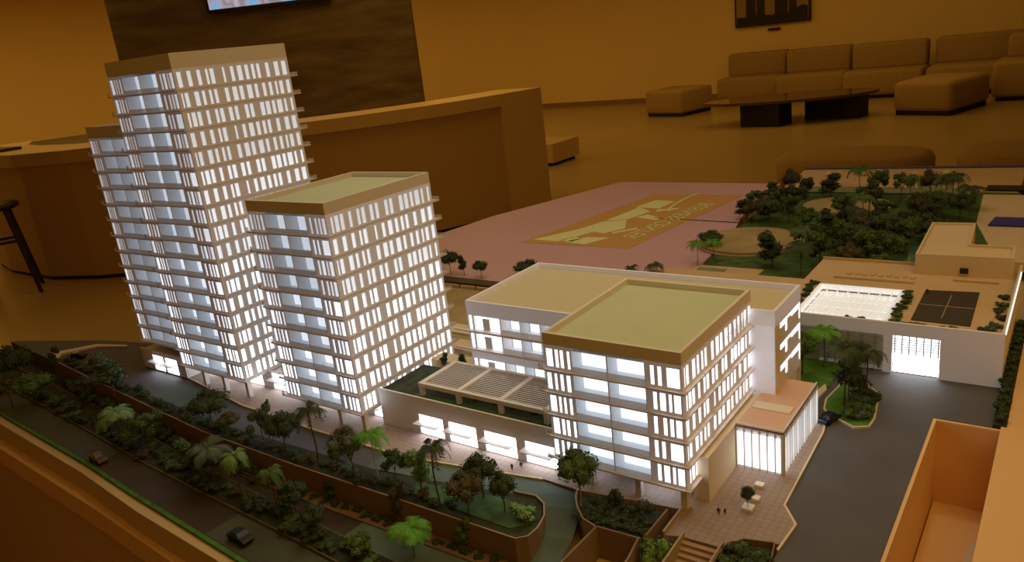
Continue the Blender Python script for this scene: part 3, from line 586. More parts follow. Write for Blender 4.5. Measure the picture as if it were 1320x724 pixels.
def rowL(zb_, zt__, k):
    em = lit[3]
    piece('window_pane', em, t, (-.951, Y0 + .003, zb_), (-.943, Y0 + .004, zt__)); piece('front_pier', glow['low'], t, (-.955, Y0, zb_), (-.951, Y0 + .004, zt__)); piece('front_pier', glow['low'], t, (-.943, Y0, zb_), (-.938, Y0 + .004, zt__))
    piece('long_window', em, t, (-.938, Y0 + .008, zb_), (-.875, Y0 + .009, zt__)); piece('door_panel', white, t, (-.920, Y0 + .004, zb_), (-.903, Y0 + .008, zt__ - .006))
    piece('front_pier', glow['low'], t, (-.875, Y0, zb_), (-.872, Y0 + .03, zt__))
    x = -.872
    while x < -.50:
        b = x + .046; MB().box((x, Y0 + .030, zb_), (b, Y0 + .032, zt__)).box((b - .0015, Y0, zb_), (b, Y0 + .030, zt__)).build('loggia', loggm, t)
        piece('loggia_window', lit[2], t, (x + .003, Y0 + .0285, zb_ + .001), (b - .003, Y0 + .0298, zt__)); piece('balustrade', frost, t, (x, Y0 + .001, zb_), (b - .002, Y0 + .002, zb_ + .008)); x = b
for a, b in ((.168, .198), (.129, .160), (.070, .106)): rowL(a, b, 0)
gl_ = glow['wide']
piece('front_band', gl_, t, (X0, Y0, .106), (-.43, Y0 + .032, .129)); piece('front_band', gl_, t, (X0, Y0, .160), (-.43, Y0 + .032, .168)); piece('front_band', gl_, t, (X0, Y0, 0), (-.43, Y0 + .032, .070))

for z in (.164, .125): piece('floor_ledge', ledge, t, (X0 - .035, Y0 - .006, z), (-.43, Y0, z + .0035))
# right face with stepped light slots
rm = MB().box((X1 - .004, 1.205, .07), (X1 - .001, Y1, .2)); rm.build('side_wall', white, t)
L_ = Y1 - 1.205
for z1 in (.196, .156, .116):
    for a, b, c, d_ in ((.18, .44, -.009, .0), (.46, .58, -.004, .0), (.62, .95, -.009, .0), (.38, .44, -.024, -.009), (.95, .985, -.030, .0)):
        piece('light_slot', lit[3], t, (X1 - .0012, 1.205 + L_ * a, z1 + c), (X1 - .0004, 1.205 + L_ * b, z1 + d_))

# lobby pavilion with vertical fins
t = thing('lobby_pavilion', (-.38, 1.17, 0), 'low lit lobby pavilion with white vertical fins beside the nearest block', 'model building')
x0, x1, y0, y1, z1 = -.4105, -.334, 1.076, 1.268, .079
MB().box((x0 + .001, y0 + .008, 0), (x1 - .008, y1, z1 - .008)).build('core', whiteb, t)
MB().box((x0, y0, z1 - .006), (x1, y1, z1 - .003)).build('roof_deck', terra, t)
MB().box((x0, y0, z1 - .014), (x1, y0 + .003, z1)).box((x1 - .003, y0 + .003, z1 - .014), (x1, y1, z1)).build('parapet', frost, t)
piece('roof_strip', cream, t, (x0 + .004, 1.14, z1 - .003), (x1 - .01, 1.165, z1 - .0015))
n = 6
for k in range(n): piece('curtain_pane', lit[3] if 0 else mat('lit_curtain', (.9, .9, .9), .5, (.9, .95, 1), 1.9), t, (x0 + .001 + (x1 - x0 - .004) * k / n, y0 + .0062, 0), (x0 + (x1 - x0 - .004) * (k + 1) / n, y0 + .0072, z1 - .015))
for k in range(n + 1): x = x0 + (x1 - x0 - .002) * k / n; piece('fin', ledge, t, (x, y0 - .001, 0), (x + .0015, y0 + .006, z1 - .006))
n = 15
for k in range(n): piece('curtain_pane', MATS['lit_curtain'] if k in (1, 3, 5, 8, 11, 14) else lit[2], t, (x1 - .0072, y0 + .007 + (y1 - y0 - .008) * k / n, 0), (x1 - .0062, y0 + .006 + (y1 - y0 - .008) * (k + 1) / n, z1 - .015))
for k in range(n + 1): y = y0 + .003 + (y1 - y0 - .006) * k / n; piece('fin', whiteb, t, (x1 - .006, y, 0), (x1 + .001, y + .0015, z1 - .006))
MB().box((-.44, 1.268, .06), (-.345, 1.285, .0615)).build('terrace', cream, t)

# right hall with roof garden
t = thing('model_hall', (-.26, 1.75, 0), 'long white model hall with a lit doorway and a planted roof deck', 'model building')
Y = 1.52
MB().box((-.50, Y, .080), (-.079, Y + .005, .106)).box((-.180, Y, 0), (-.079, Y + .005, .080)).box((-.278, Y, 0), (-.262, Y + .005, .080)).build('front_wall', glow['low'], t)
MB().box((-.084, Y + .005, 0), (-.079, 1.95, .106)).build('side_wall', white, t)
piece('side_light_strip', lit[2], t, (-.0795, 1.53, .101), (-.0775, 1.90, .1065))
MB().box((-.50, Y + .012, 0), (-.278, 1.95, .078)).box((-.278, Y + .05, 0), (-.084, 1.95, .078)).build('core', white, t)
MB().box((-.50, Y + .005, .080), (-.456, 1.96, .092)).box((-.278, Y + .005, .080), (-.084, 1.96, .092)).box((-.456, 1.75, .080), (-.278, 1.96, .092)).box((-.95, 1.80, .0), (-.50, 1.9, .05)).build('roof_deck', sandp, t)
piece('lit_door', litbase, t, (-.261, Y + .010, 0), (-.181, Y + .012, .040))
piece('lit_transom', lit[3], t, (-.261, Y + .010, .040), (-.181, Y + .012, .079))
for k in range(7): x = -.259 + k * .0125; piece('door_fin', ledge, t, (x, Y + .004, .040), (x + .002, Y + .009, .079))
for k in range(5): piece('door_louvre', ledge, t, (-.261, Y + .001, .052 + k * .005), (-.181, Y + .003, .053 + k * .005))
for k in range(14): z = .012 + k * .0048; piece('louvre', mat('louvre_tan', (.38, .34, .26), .6), t, (-.40, Y + .002, z), (-.278, Y + .006, z + .0022))
for x in (-.37, -.345, -.32, -.295): piece('mullion', white, t, (x, Y + .006, 0), (x + .003, Y + .010, .080))
piece('louvre_glow', mat('dim_backlit_panel', (.35, .33, .25), .6, (.85, .85, .7), .10), t, (-.40, Y + .0105, 0), (-.278, Y + .0115, .079))
# open lit atrium roof
sx0, sx1, sy0, sy1, sz = -.456, -.280, 1.533, 1.745, .092
MB().box((sx0, sy0, sz - .008), (sx1, sy0 + .005, sz + .004)).box((sx0, sy1 - .005, sz - .008), (sx1, sy1, sz + .004)).box((sx0, sy0 + .005, sz - .008), (sx0 + .007, sy1 - .005, sz + .004)).box((sx1 - .007, sy0 + .005, sz - .008), (sx1, sy1 - .005, sz + .004)).build('atrium_frame', mat('atrium_acrylic_glow', (.85, .87, .86), .4, (.92, .96, .95), .38), t)  # emission on frame and bars imitates light that does not reach them
piece('atrium_floor', mat('atrium_lit_floor', (.8, .8, .8), .5, (.92, .96, .95), .30), t, (sx0 + .007, sy0 + .005, .078), (sx1 - .007, sy1 - .005, .0795))
for k in range(1, 8): x = sx0 + (sx1 - sx0) * k / 8; piece('atrium_bar', MATS['atrium_acrylic_glow'], t, (x, sy0 + .005, sz - .002), (x + .0022, sy1 - .005, sz))
for k in range(1, 5): y = sy0 + (sy1 - sy0) * k / 5; piece('atrium_bar', MATS['atrium_acrylic_glow'], t, (sx0 + .007, y, sz - .0045), (sx1 - .007, y + .002, sz - .0025))
for k in range(12): x = sx0 + .02 + k * .012; piece('atrium_post', MATS['atrium_acrylic_glow'], t, (x, sy1 - .03, .0795), (x + .003, sy1 - .027, .088))
# court on the roof
cr = thing('roof_court', (-.19, 1.68, .092), 'dark rectangular sports court with pale lines on the hall roof', 'court')
MB().prism([(-.240, 1.575), (-.138, 1.572), (-.143, 1.775), (-.242, 1.762)], .092, .0945).build('surface', courtm, cr)
piece('court_line', linem, cr, (-.238, 1.668, .0945), (-.142, 1.671, .0950)); piece('court_line', linem, cr, (-.191, 1.60, .0945), (-.189, 1.74, .0950))
MB().prism([(-.252, 1.555), (-.12, 1.545), (-.108, 1.60), (-.10, 1.74), (-.115, 1.80), (-.25, 1.80)], .092, .0932).build('court_deck', sandp, cr)
# rear parapet walls of the roof deck
rp = MB().box((-.50, 1.94, .092), (-.10, 1.944, .099)).box((-.44, 1.80, .092), (-.27, 1.803, .097)).box((-.115, 1.84, .092), (-.20, 1.843, .097)).build('deck_wall', sandp); tag(rp, 'low tan parapet walls at the back of the roof deck', 'wall')
for i in range(9):
    x = -.42 + i * .017; lo = MB().box((x, 1.835 + .004 * (i % 2), .092), (x + .010, 1.85 + .004 * (i % 2), .0945)).build('sun_lounger', sandp); tag(lo, 'tiny tan sun lounger on the roof deck, %s from the left' % nth(i), 'sun lounger', 'sun loungers along the roof deck')
# white L-shaped block
t = thing('blank_model_block', (-.19, 2.0, .09), 'plain cream L-shaped model block with one small window behind the hall', 'model building')
Lp = [(-.282, 1.876), (-.092, 1.883), (-.096, 1.978), (-.183, 1.980), (-.194, 2.175), (-.290, 2.168)]
MB().prism(Lp, .06, .134).build('body', cream, t)
inn = [(-.277, 1.882), (-.098, 1.889), (-.101, 1.972), (-.189, 1.974), (-.199, 2.168), (-.285, 2.162)]
mb = MB(); n = 6
for i in range(n):
    j = (i + 1) % n; mb.prism([Lp[i], Lp[j], inn[j], inn[i]], .134, .140)
mb.build('parapet', cream, t); piece('small_window', dark, t, (-.192, 1.8755, .100), (-.176, 1.880, .112), None)
# wall and yard behind the gap right of the middle tower
yd = thing('rear_yard_wall', (-1.4, 1.7, 0), 'low dark road strip and tan panelled wall behind the model yard', 'wall')
MB().box((-2.05, 1.70, -.02), (-.95, 1.742, .016)).build('dark_road_strip', courtm, yd)
for k in range(14): piece('fence_panel', sandp, yd, (-2.0 + k * .062, 1.692, -.01), (-2.0 + k * .062 + .054, 1.699, .010))
MB().prism([(-1.6, 1.2), (-.95, 1.2), (-.95, 1.69), (-1.6, 1.69)], -.02, .001).build('yard', sand, yd)
MB().box((-1.09, 1.10, .0), (-.96, 1.14, .074)).build('connecting_wall', sandp, yd)
for k, (a, b) in enumerate(((1.20, .05), (1.30, .04), (1.42, .03))): piece('terrace_slab', cream, yd, (-1.25, a, b), (-.965, a + .05, b + .006))
# side hedge base
flat('hedge_bed', soil, [(-.078, 1.36), (-.058, 1.36), (-.058, 1.86), (-.078, 1.86)], 0, .006)

# ================================================================ PLANTS
def leaves(mb, c, r, n, size, squash=.85):
    for _ in range(n):
        d = Vector((random.gauss(0, 1), random.gauss(0, 1), random.gauss(0, 1))).normalized()
        k = r * (.72 + .38 * random.random()); p = Vector(c) + Vector((d.x * k, d.y * k, d.z * k * squash))
        u = Vector((random.gauss(0, 1), random.gauss(0, 1), random.gauss(0, 1))).normalized(); v = u.cross(d); 
        if v.length < .1: continue
        v.normalize(); s = size * (.6 + .8 * random.random()); o = len(mb.v)
        mb.v += [tuple(p - u * s), tuple(p + v * s * .6), tuple(p + u * s), tuple(p - v * s * .6)]; mb.f.append([o, o + 1, o + 2, o + 3])
def blob(mb, c, r, squash, seed):
    bm = bmesh.new(); bmesh.ops.create_icosphere(bm, subdivisions=2, radius=1); o = len(mb.v)
    for v in bm.verts:
        k = r * .74 * (1 + .30 * noise.noise(v.co * 2.2 + Vector((seed, 0, 0)))); mb.v.append((c[0] + v.co.x * k, c[1] + v.co.y * k, c[2] + v.co.z * k * squash))
    for f in bm.faces: mb.f.append([o + v.index for v in f.verts])
    bm.free()
# unit prototypes: total height 1, crown width `wd`
def crown_mesh(seed, kind):
    random.seed(seed); mb = MB()
    if kind == 'round':      # crown z .35-1
        cs = [((0, 0, .68), .30)] + [((.24 * math.cos(a), .24 * math.sin(a), .60 + .12 * random.random()), .19 + .05 * random.random()) for a in [i * 1.26 + seed for i in range(5)]] + [((.08, .05, .86), .17)]
        ls = .030; nl = 170
    elif kind == 'loose':    # irregular lumps
        cs = [((random.uniform(-.28, .28), random.uniform(-.28, .28), random.uniform(.42, .88)), random.uniform(.10, .18)) for i in range(11)]; ls = .032; nl = 130
    elif kind == 'tall':
        cs = [((random.uniform(-.12, .12), random.uniform(-.12, .12), .35 + .1 * i), .17 - .012 * i + random.uniform(-.02, .02)) for i in range(6)]; ls = .030; nl = 150
    elif kind == 'bush':
        cs = [((random.uniform(-.38, .38), random.uniform(-.38, .38), random.uniform(.25, .62)), random.uniform(.2, .34)) for i in range(7)]; ls = .07; nl = 70
    for i, (c, r) in enumerate(cs): blob(mb, c, r, .85, seed + i * 3.1); leaves(mb, c, r, nl, ls)
    return mb
def trunk_mesh(seed, kind):
    random.seed(seed); mb = MB(); top = Vector((random.uniform(-.05, .05), random.uniform(-.05, .05), .55)); mid = Vector((random.uniform(-.03, .03), random.uniform(-.03, .03), .28))
    mb.bar((0, 0, -.02), mid, .028, 6, .022); mb.bar(mid, top, .022, 6, .014)
    for k in range(4):
        a = k * 1.57 + seed; mb.bar(mid + (top - mid) * .4, Vector((.2 * math.cos(a), .2 * math.sin(a), .62)), .012, 5, .006)
    return mb
def palm_mesh(seed, light=False):
    random.seed(seed); mb = MB(); nf = 12
    for k in range(nf):
        a = 2 * math.pi * k / nf + random.uniform(-.25, .25); ln = .38 + random.uniform(-.06, .06); dr = random.uniform(.10, .30); up = random.uniform(.03, .14); P = []
        n = 9
        for j in range(n + 1):
            t = j / n; P.append(Vector((math.cos(a) * ln * t * (1 - .2 * t), math.sin(a) * ln * t * (1 - .2 * t), .90 + up * math.sin(t * 2.2) * 1.5 - dr * t * t * 1.3)))
        sd = Vector((-math.sin(a), math.cos(a), 0)); fw = Vector((math.cos(a), math.sin(a), 0))
        for j in range(n):
            o = len(mb.v); r0 = .006; mb.v += [tuple(P[j] - sd * r0), tuple(P[j] + sd * r0), tuple(P[j + 1] + sd * r0), tuple(P[j + 1] - sd * r0)]; mb.f.append([o, o + 1, o + 2, o + 3])
            L = .125 * math.sin(math.pi * (.14 + .80 * j / n))
            for sg in (-1, 1):
                for q in (0, .5):
                    b = P[j].lerp(P[j + 1], q); tip = b + sd * sg * L * .8 + fw * L * .55 - Vector((0, 0, L * .55)); o = len(mb.v); wv = (P[j + 1] - P[j]).normalized() * .012
                    mb.v += [tuple(b - wv), tuple(b + wv), tuple(tip + wv * .3), tuple(tip - wv * .3)]; mb.f.append([o, o + 1, o + 2, o + 3])
    return mb
def palm_trunk(seed):
    random.seed(seed); mb = MB(); pts = [Vector((.04 * math.sin(t * 2 + seed), .03 * math.sin(t * 1.7), t * .9 - .02)) for t in (0, .33, .66, 1)]
    pts[0].x = pts[0].y = 0; pts[-1].x = pts[-1].y = 0
    for a, b, r, r2 in zip(pts[:-1], pts[1:], (.026, .02, .017), (.02, .017, .014)): mb.bar(a, b, r, 7, r2)
    mb.bar((0, 0, .86), (0, 0, .93), .035, 7, .01); return mb
PR = {}
def proto(kind, mname, seed):
    key = (kind, mname, seed)
    if key not in PR:
        mm = MATS[mname]
        if kind == 'palm': PR[key] = (palm_mesh(seed).mesh('palm_fronds', mm), palm_trunk(seed).mesh('palm_trunk', MATS['trunk_brown']))
        elif kind == 'bush': PR[key] = (crown_mesh(seed, 'bush').mesh('bush_foliage', mm), None)
        else: PR[key] = (crown_mesh(seed, kind).mesh('tree_crown', mm), trunk_mesh(seed, kind).mesh('tree_trunk', MATS['trunk_brown']))
    return PR[key]
WD = {'round': .90, 'loose': .88, 'tall': .60, 'palm': .70, 'bush': 1.25}
def plant(kind, mname, x, y, z, h, wdt, label, group=None, seed=None, name=None, trunk=None, lean=0):
    seed = seed if seed is not None else (int(abs(x * 977 + y * 331)) % 3)
    cm, tm = proto(kind, mname, seed)
    nm = name or {'palm': 'palm_tree', 'bush': 'shrub'}.get(kind, 'tree')
    cat = {'palm': 'palm', 'bush': 'shrub'}.get(kind, 'tree')
    rz = (x * 91.7 + y * 57.3) % 6.28; sx = wdt / WD[kind]
    if kind == 'bush':
        o = bpy.data.objects.new(nm, cm); C.objects.link(o); o.location = (x, y, z - .001); o.scale = (sx, sx, h); o.rotation_euler.z = rz; return tag(o, label, cat, group)
    r = bpy.data.objects.new(nm, None); r.empty_display_size = .01; C.objects.link(r); r.location = (x, y, z); r.rotation_euler = (lean, 0, rz); tag(r, label, cat, group)
    c = bpy.data.objects.new('fronds' if kind == 'palm' else 'crown', cm); C.objects.link(c); c.parent = r; c.scale = (sx, sx, h)
    if tm:
        q = bpy.data.objects.new('trunk', tm); C.objects.link(q); q.parent = r; q.scale = (min(sx, h * .6),) * 2 + (h,)
        if trunk:
            key = ('t', seed, kind)
            if key not in PR: m2 = tm.copy(); m2.materials.clear(); m2.materials.append(trunk); PR[key] = m2
            q.data = PR[key]
    return r
V = ZR + .004
TREES = [
 ('round', 'leaf_dark', -2.192, .702, V, .121, .0916, 'large dark round tree at the far left end of the verge'),
 ('tall', 'leaf_dark', -2.179, .789, 0, .068, .036, 'slim dark tree beside the left road loop'),
 ('loose', 'leaf_brownish', -2.08, .63, V, .085, .076, 'brownish loose tree cut by the left frame edge'),
 ('round', 'leaf_mid', -2.02, .665, V, .088, .10, 'broad olive tree in the left clump of the verge'),
 ('tall', 'leaf_grey_green', -1.832, .765, 0, .113, .095, 'dense grey-green tall tree in the hedge left of the towers'),
 ('round', 'leaf_dark', -1.964, .755, -.01, .042, .045, 'small dark tree left of the dense grey-green tall tree'),
 ('palm', 'leaf_light', -1.567, .645, V, .095, .085, 'pale light-green palm in the verge below the left road'),
 ('loose', 'leaf_mid', -1.504, .662, V, .092, .080, 'mid-green loose tree next to the pale light-green palm'),
 ('round', 'leaf_dark', -1.420, .765, 0, .090, .088, 'dark round tree on the terrace in front of the tallest tower'),
 ('round', 'leaf_brownish', -1.365, .768, 0, .048, .05, 'small brownish tree at the right foot of that dark round terrace tree'),
 ('tall', 'leaf_mid', -1.315, .650, V, .080, .060, 'upright mid-green tree left in the middle verge clump'),
 ('palm', 'leaf_grey_green', -1.23, .640, V, .092, .085, 'grey-green spreading palm in the middle verge clump'),
 ('loose', 'leaf_dark', -1.27, .665, V, .075, .075, 'dark low-crowned tree behind the grey-green spreading palm'),
 ('palm', 'leaf_light', -1.155, .645, V, .091, .055, 'pale feathery palm at the right of the middle verge clump'),
 ('round', 'leaf_dark', -1.173, .762, 0, .096, .068, 'dark round tree left of the tall black palm on the terrace'),
 ('loose', 'leaf_grey_green', -1.262, .775, 0, .085, .056, 'grey-green loose tree on the terrace between the two taller towers'),
 ('palm', 'leaf_dark', -1.089, .768, 0, .122, .062, 'tall black slender palm in front of the middle tower'),
 ('palm', 'leaf_mid', -1.035, .632, V, .099, .050, 'slender mid-green palm at the near edge of the verge'),
 ('round', 'leaf_dark', -1.02, .655, V, .066, .055, 'dark round tree behind the slender mid-green verge palm'),
 ('round', 'leaf_brownish', -1.06, .812, 0, .062, .052, 'brown flat-topped tree in front of the middle tower columns'),
 ('loose', 'leaf_grey_green', -.99, .765, 0, .088, .062, 'grey-green bushy tree on the terrace left of the bright palm'),
 ('palm', 'leaf_bright_green', -.946, .780, 0, .097, .066, 'bright green palm on the terrace before the middle tower corner'),
 ('loose', 'leaf_dark', -.905, .785, 0, .062, .055, 'dark lumpy tree right of the bright green terrace palm'),
 ('tall', 'leaf_light', -.835, .775, 0, .094, .05, 'light-green upright tree left of the tall dark terrace palm'),
 ('palm', 'leaf_dark', -.784, .762, 0, .122, .056, 'tall dark palm with drooping fronds before the awning windows'),
 ('round', 'leaf_brownish', -.728, .765, 0, .080, .062, 'brownish round tree right of the tall dark drooping palm'),
 ('round', 'leaf_dark', -.735, .812, 0, .086, .060, 'tall dark round tree, highest of the right terrace clump'),
 ('round', 'leaf_dark', -.68, .796, 0, .076, .044, 'dark narrow tree at the right of the terrace clump'),
 ('bush', 'leaf_light', -.648, .800, .001, .026, .045, 'light green bush at the rounded right end of the terrace'),
 ('round', 'leaf_dark', -.936, .628, V, .062, .046, 'dark round tree on the verge beneath the terrace wall'),
 ('tall', 'leaf_dark', -1.00, .722, ZR, .050, .040, 'small dark tree against the middle of the retaining wall'),
 ('tall', 'leaf_brownish', -.835, .722, ZR, .084, .034, 'thin brown-green tree against the right part of the retaining wall'),
 ('palm', 'leaf_bright_green', -.757, .665, V, .056, .075, 'bright green low palm at the bottom frame edge'),
 ('bush', 'leaf_mid', -.845, .635, V, .034, .05, 'mid-green bush at the bottom frame edge left of the low palm'),
 ('tall', 'leaf_mid', -.700, .72, ZR, .055, .032, 'thin green sapling between retaining wall and bottom frame edge'),
 ('round', 'leaf_mid', -.585, .868, 0, .100, .066, 'green tree with pale bent trunk standing left of the sunken garden'),
 ('bush', 'leaf_dark', -.535, .892, 0, .036, .026, 'small dark topiary ball at the rear of the sunken garden'),
 ('bush', 'leaf_dark', -.488, .890, 0, .026, .034, 'dark shrub near the right wall of the sunken garden'),
 ('bush', 'leaf_light', -.438, .812, -.03, .060, .046, 'light green shrub between the dark pit and the plaza steps'),
 ('round', 'leaf_dark', -.354, .968, .003, .038, .022, 'small dark tree in a square white tub on the plaza'),
 ('palm', 'leaf_dark', -.308, 1.345, .003, .125, .072, 'tallest dark palm on the traffic island'),
 ('tall', 'leaf_dark', -.302, 1.36, .003, .105, .070, 'dark shaggy tree between the two island palms'),
 ('palm', 'leaf_dark', -.276, 1.375, .003, .108, .064, 'dark leaning palm at the right of the traffic island'),
 ('round', 'leaf_mid', -.412, 1.45, .002, .092, .056, 'mid-green tree on the lawn at the end of the rear block'),
 ('palm', 'leaf_bright_green', -.384, 1.50, .002, .088, .070, 'bright green palm on the lawn before the hall'),
 ('bush', 'leaf_dark', -.39, 1.36, .002, .022, .03, 'dark shrub beside the curved garden path'),
 ('round', 'leaf_dark', -1.633, 1.80, .0, .086, .070, 'dark round tree right of the middle tower, leftmost of three at the back'),
 ('tall', 'leaf_dark', -1.584, 1.81, .0, .072, .040, 'second of the three back trees beside the middle tower'),
 ('round', 'leaf_dark', -1.506, 1.80, .0, .058, .052, 'smallest and rightmost of the three back trees beside the middle tower'),
 ('round', 'leaf_dark', -1.337, 1.82, .0, .066, .088, 'wide dark tree peeping over the rear block roof'),
 ('palm', 'leaf_dark', -.985, 1.83, .0, .072, .046, 'left palm of the pair behind the rear block roof'),
 ('palm', 'leaf_dark', -.925, 1.85, .0, .080, .056, 'right palm of the pair behind the rear block roof'),
 ('tall', 'leaf_dark', -.990, 1.09, .070, .038, .026, 'right of two little trees on the garden podium edge'),
 ('tall', 'leaf_dark', -1.038, 1.085, .070, .034, .024, 'left of two little trees on the garden podium edge'),
]
for tr in TREES:
    k, mm, x, y, z, h, wd, lb = tr
    wd *= 1.05
    if z in (V, ZR): x *= 1.033; y *= 1.033; h *= 1.05
    plant(k, mm, x, y, z, h, wd, lb, trunk=trunkl if 'pale bent' in lb or 'bright green palm on the terrace' in lb else None, lean=.0)
# plaza tub and seats
tubs = MB().box((-.362, .960, 0), (-.346, .976, .005)).build('tree_tub', whiteb); tag(tubs, 'square white tub holding the small dark plaza tree', 'planter')
for x, y, lb in ((-.352, .995, 'nearer white square seat block on the plaza'), (-.358, 1.032, 'farther white square seat block on the plaza')):
    tag(MB().box((x - .007, y - .006, 0), (x + .007, y + .006, .006)).build('seat_block', whiteb, bevel=.001), lb, 'seat')
random.seed(11)
# verge shrubs
gl = 'low dark shrub of the planted verge between the two lower roads'
for i in range(54):
    x = -2.2 + i * .029 + random.uniform(-.008, .008); y = v0(x) + random.uniform(.006, .036)
    mm = random.choice(['leaf_dark', 'leaf_dark', 'leaf_mid', 'leaf_brownish'])
    plant('bush', mm, x, y, V, random.uniform(.014, .028), random.uniform(.026, .045), 'low %s verge shrub between the lower roads, %s from the left' % (COL[mm], nth(i)), 'verge shrubs', seed=i % 3)
gl = 'low dark shrub along the retaining wall terrace'
for i in range(52):
    x = -2.22 + i * .0285 + random.uniform(-.008, .008); y = w0(x) + random.uniform(.012, .034)
    mm = random.choice(['leaf_dark', 'leaf_dark', 'leaf_brownish', 'leaf_grey_green'])
    plant('bush', mm, x, y, .001, random.uniform(.010, .022), random.uniform(.022, .036), 'low %s shrub on the walled terrace, %s from the left' % (COL[mm], nth(i)), 'terrace shrubs', seed=i % 3)
gl = 'low dark shrub at the foot of the tan retaining wall'
for i in range(20):
    x = -1.15 + i * .027; plant('bush', 'leaf_dark', x, w0(x) - random.uniform(.008, .014), ZR, random.uniform(.010, .016), .022, 'low dark shrub at the retaining wall foot, %s from the left' % nth(i), 'shrubs at the wall foot', seed=i % 3)
for i in range(36):
    x = -2.2 + i * .029 + random.uniform(-.006, .006); mm = random.choice(['leaf_dark', 'leaf_brownish', 'leaf_mid'])
    plant('bush', mm, x, w0(x) - random.uniform(.010, .02), ZR, random.uniform(.022, .042), random.uniform(.026, .04), 'low %s shrub before the left half of the retaining wall, %s from the left' % (COL[mm], nth(i)), 'shrubs before the wall', seed=i % 3)
gl = 'dark low plant in the sunken garden bed'
for i in range(16):
    plant('bush', 'leaf_dark', -.568 + (i % 6) * .019 + random.uniform(-.003, .003), .845 + (i // 6) * .022 + (i % 6) * .001, -.006, .014, .028, 'dark low sunken garden plant, %s from the left in the %s row' % (nth(i % 6), ['near', 'middle', 'far'][i // 6]), 'sunken garden plants', seed=i % 3)
gl = 'part of the dark bush filling the near corner planting box'
for i in range(10): plant('bush', 'leaf_dark' if i % 2 else 'leaf_mid', -.342 + (i % 5) * .0115, .838 + (i // 5) * .030, -.006, .020, .030, 'bush in the near corner planting box, %s from the left in the %s row' % (nth(i % 5), ['near', 'far'][i // 5]), 'corner box bushes', seed=i % 3)
gl = 'green and brown low shrub at the foot of the island palms'
for i in range(12): plant('bush', random.choice(['leaf_grey_green', 'leaf_dark', 'leaf_mid']), -.292 + (i % 3) * .013, 1.305 + (i // 3) * .028, .003, .022, .028, 'low island shrub at the palm feet, %s from the front' % nth(i), 'island shrubs', seed=i % 3)
gl = 'dark hedge bush along the border right of the hall'
for i in range(14): plant('bush', 'leaf_dark', -.068, 1.38 + i * .034, .006, .022, .028, 'dark hedge bush right of the hall, %s from the front' % nth(i), 'border hedge bushes', seed=i % 3)
gl = 'dark hedge bush planted around the roof court and atrium'
for ii, (x, y) in enumerate([(-.268, 1.56 + .028 * i) for i in range(7)] + [(-.468, 1.60 + .03 * i) for i in range(6)] + [(-.245 + .02 * i, 1.540) for i in range(5)] + [(-.105, 1.56), (-.098, 1.59), (-.096, 1.63), (-.096, 1.67), (-.098, 1.71), (-.10, 1.75), (-.12, 1.555)] + [(-.345, 1.545), (-.33, 1.547)]):
    plant('bush', random.choice(['leaf_dark', 'leaf_mid']), x, y, .092, .012, .026, '%s roof hedge bush, %s' % (nth(ii % 7 if ii < 7 else (ii - 7) % 6 if ii < 13 else ii - 13 if ii < 18 else ii - 18 if ii < 25 else ii - 25), 'counted from the front, between atrium and court' if ii < 7 else 'counted from the front, left of the atrium' if ii < 13 else 'counted from the left, before the court' if ii < 18 else 'counted along the right side of the court' if ii < 25 else 'in the small gap at the front of the atrium'), 'roof garden bushes', seed=1)
gl = 'dark plant under the pergola slats of the podium garden'
for i in range(12): plant('bush', 'leaf_dark', -.96 + i * .022, .985 + .05 * (i % 2), .072, .016, .020, 'dark plant under the pergola slats, %s from the left' % nth(i), 'podium garden plants', seed=i % 3)
# park trees
park = []
random.seed(5)
base = [(-.917, 2.62), (-.95, 2.66), (-.888, 2.68), (-.954, 2.80), (-.905, 2.85), (-.86, 2.78), (-.81, 2.70), (-.79, 2.62), (-.699, 2.53), (-.606, 2.344), (-.64, 2.22), (-.545, 2.274), (-.48, 2.174), (-.481, 2.372), (-.404, 2.194), (-.42, 2.386), (-.42, 2.564), (-.404, 2.664), (-.584, 2.533), (-.56, 2.637), (-.496, 2.55), (-.62, 2.66), (-.75, 3.02), (-.66, 3.03), (-.59, 3.03), (-.50, 2.98), (-.449, 2.871), (-.395, 2.823), (-.365, 2.94), (-.29, 2.738), (-.28, 2.85), (-.83, 3.0), (-.90, 3.0), (-.95, 2.95), (-.55, 2.12), (-.60, 2.08), (-.47, 2.08), (-.40, 2.07), (-.68, 2.12), (-.52, 2.2), (-.44, 2.28), (-.36, 2.3), (-.37, 2.5), (-.35, 2.6), (-.54, 2.43), (-.62, 2.44), (-.46, 2.46), (-.50, 2.70), (-.43, 2.75), (-.35, 2.76), (-.56, 2.75), (-.33, 2.9), (-.42, 3.0), (-.85, 2.58), (-.33, 2.42), (-.66, 2.32), (-.575, 2.18), (-.43, 2.13), (-.38, 2.13), (-.50, 2.30)]
rows = sorted(base, key=lambda p: p[1]); R8 = [rows[i:i + 10] for i in range(0, len(rows), 10)]
rn = ['front', 'second', 'third', 'fourth', 'fifth', 'rear']; on = ['leftmost', 'second from the left', 'third from the left', 'fourth from the left', 'fifth from the left', 'fifth from the right', 'fourth from the right', 'third from the right', 'second from the right', 'rightmost']
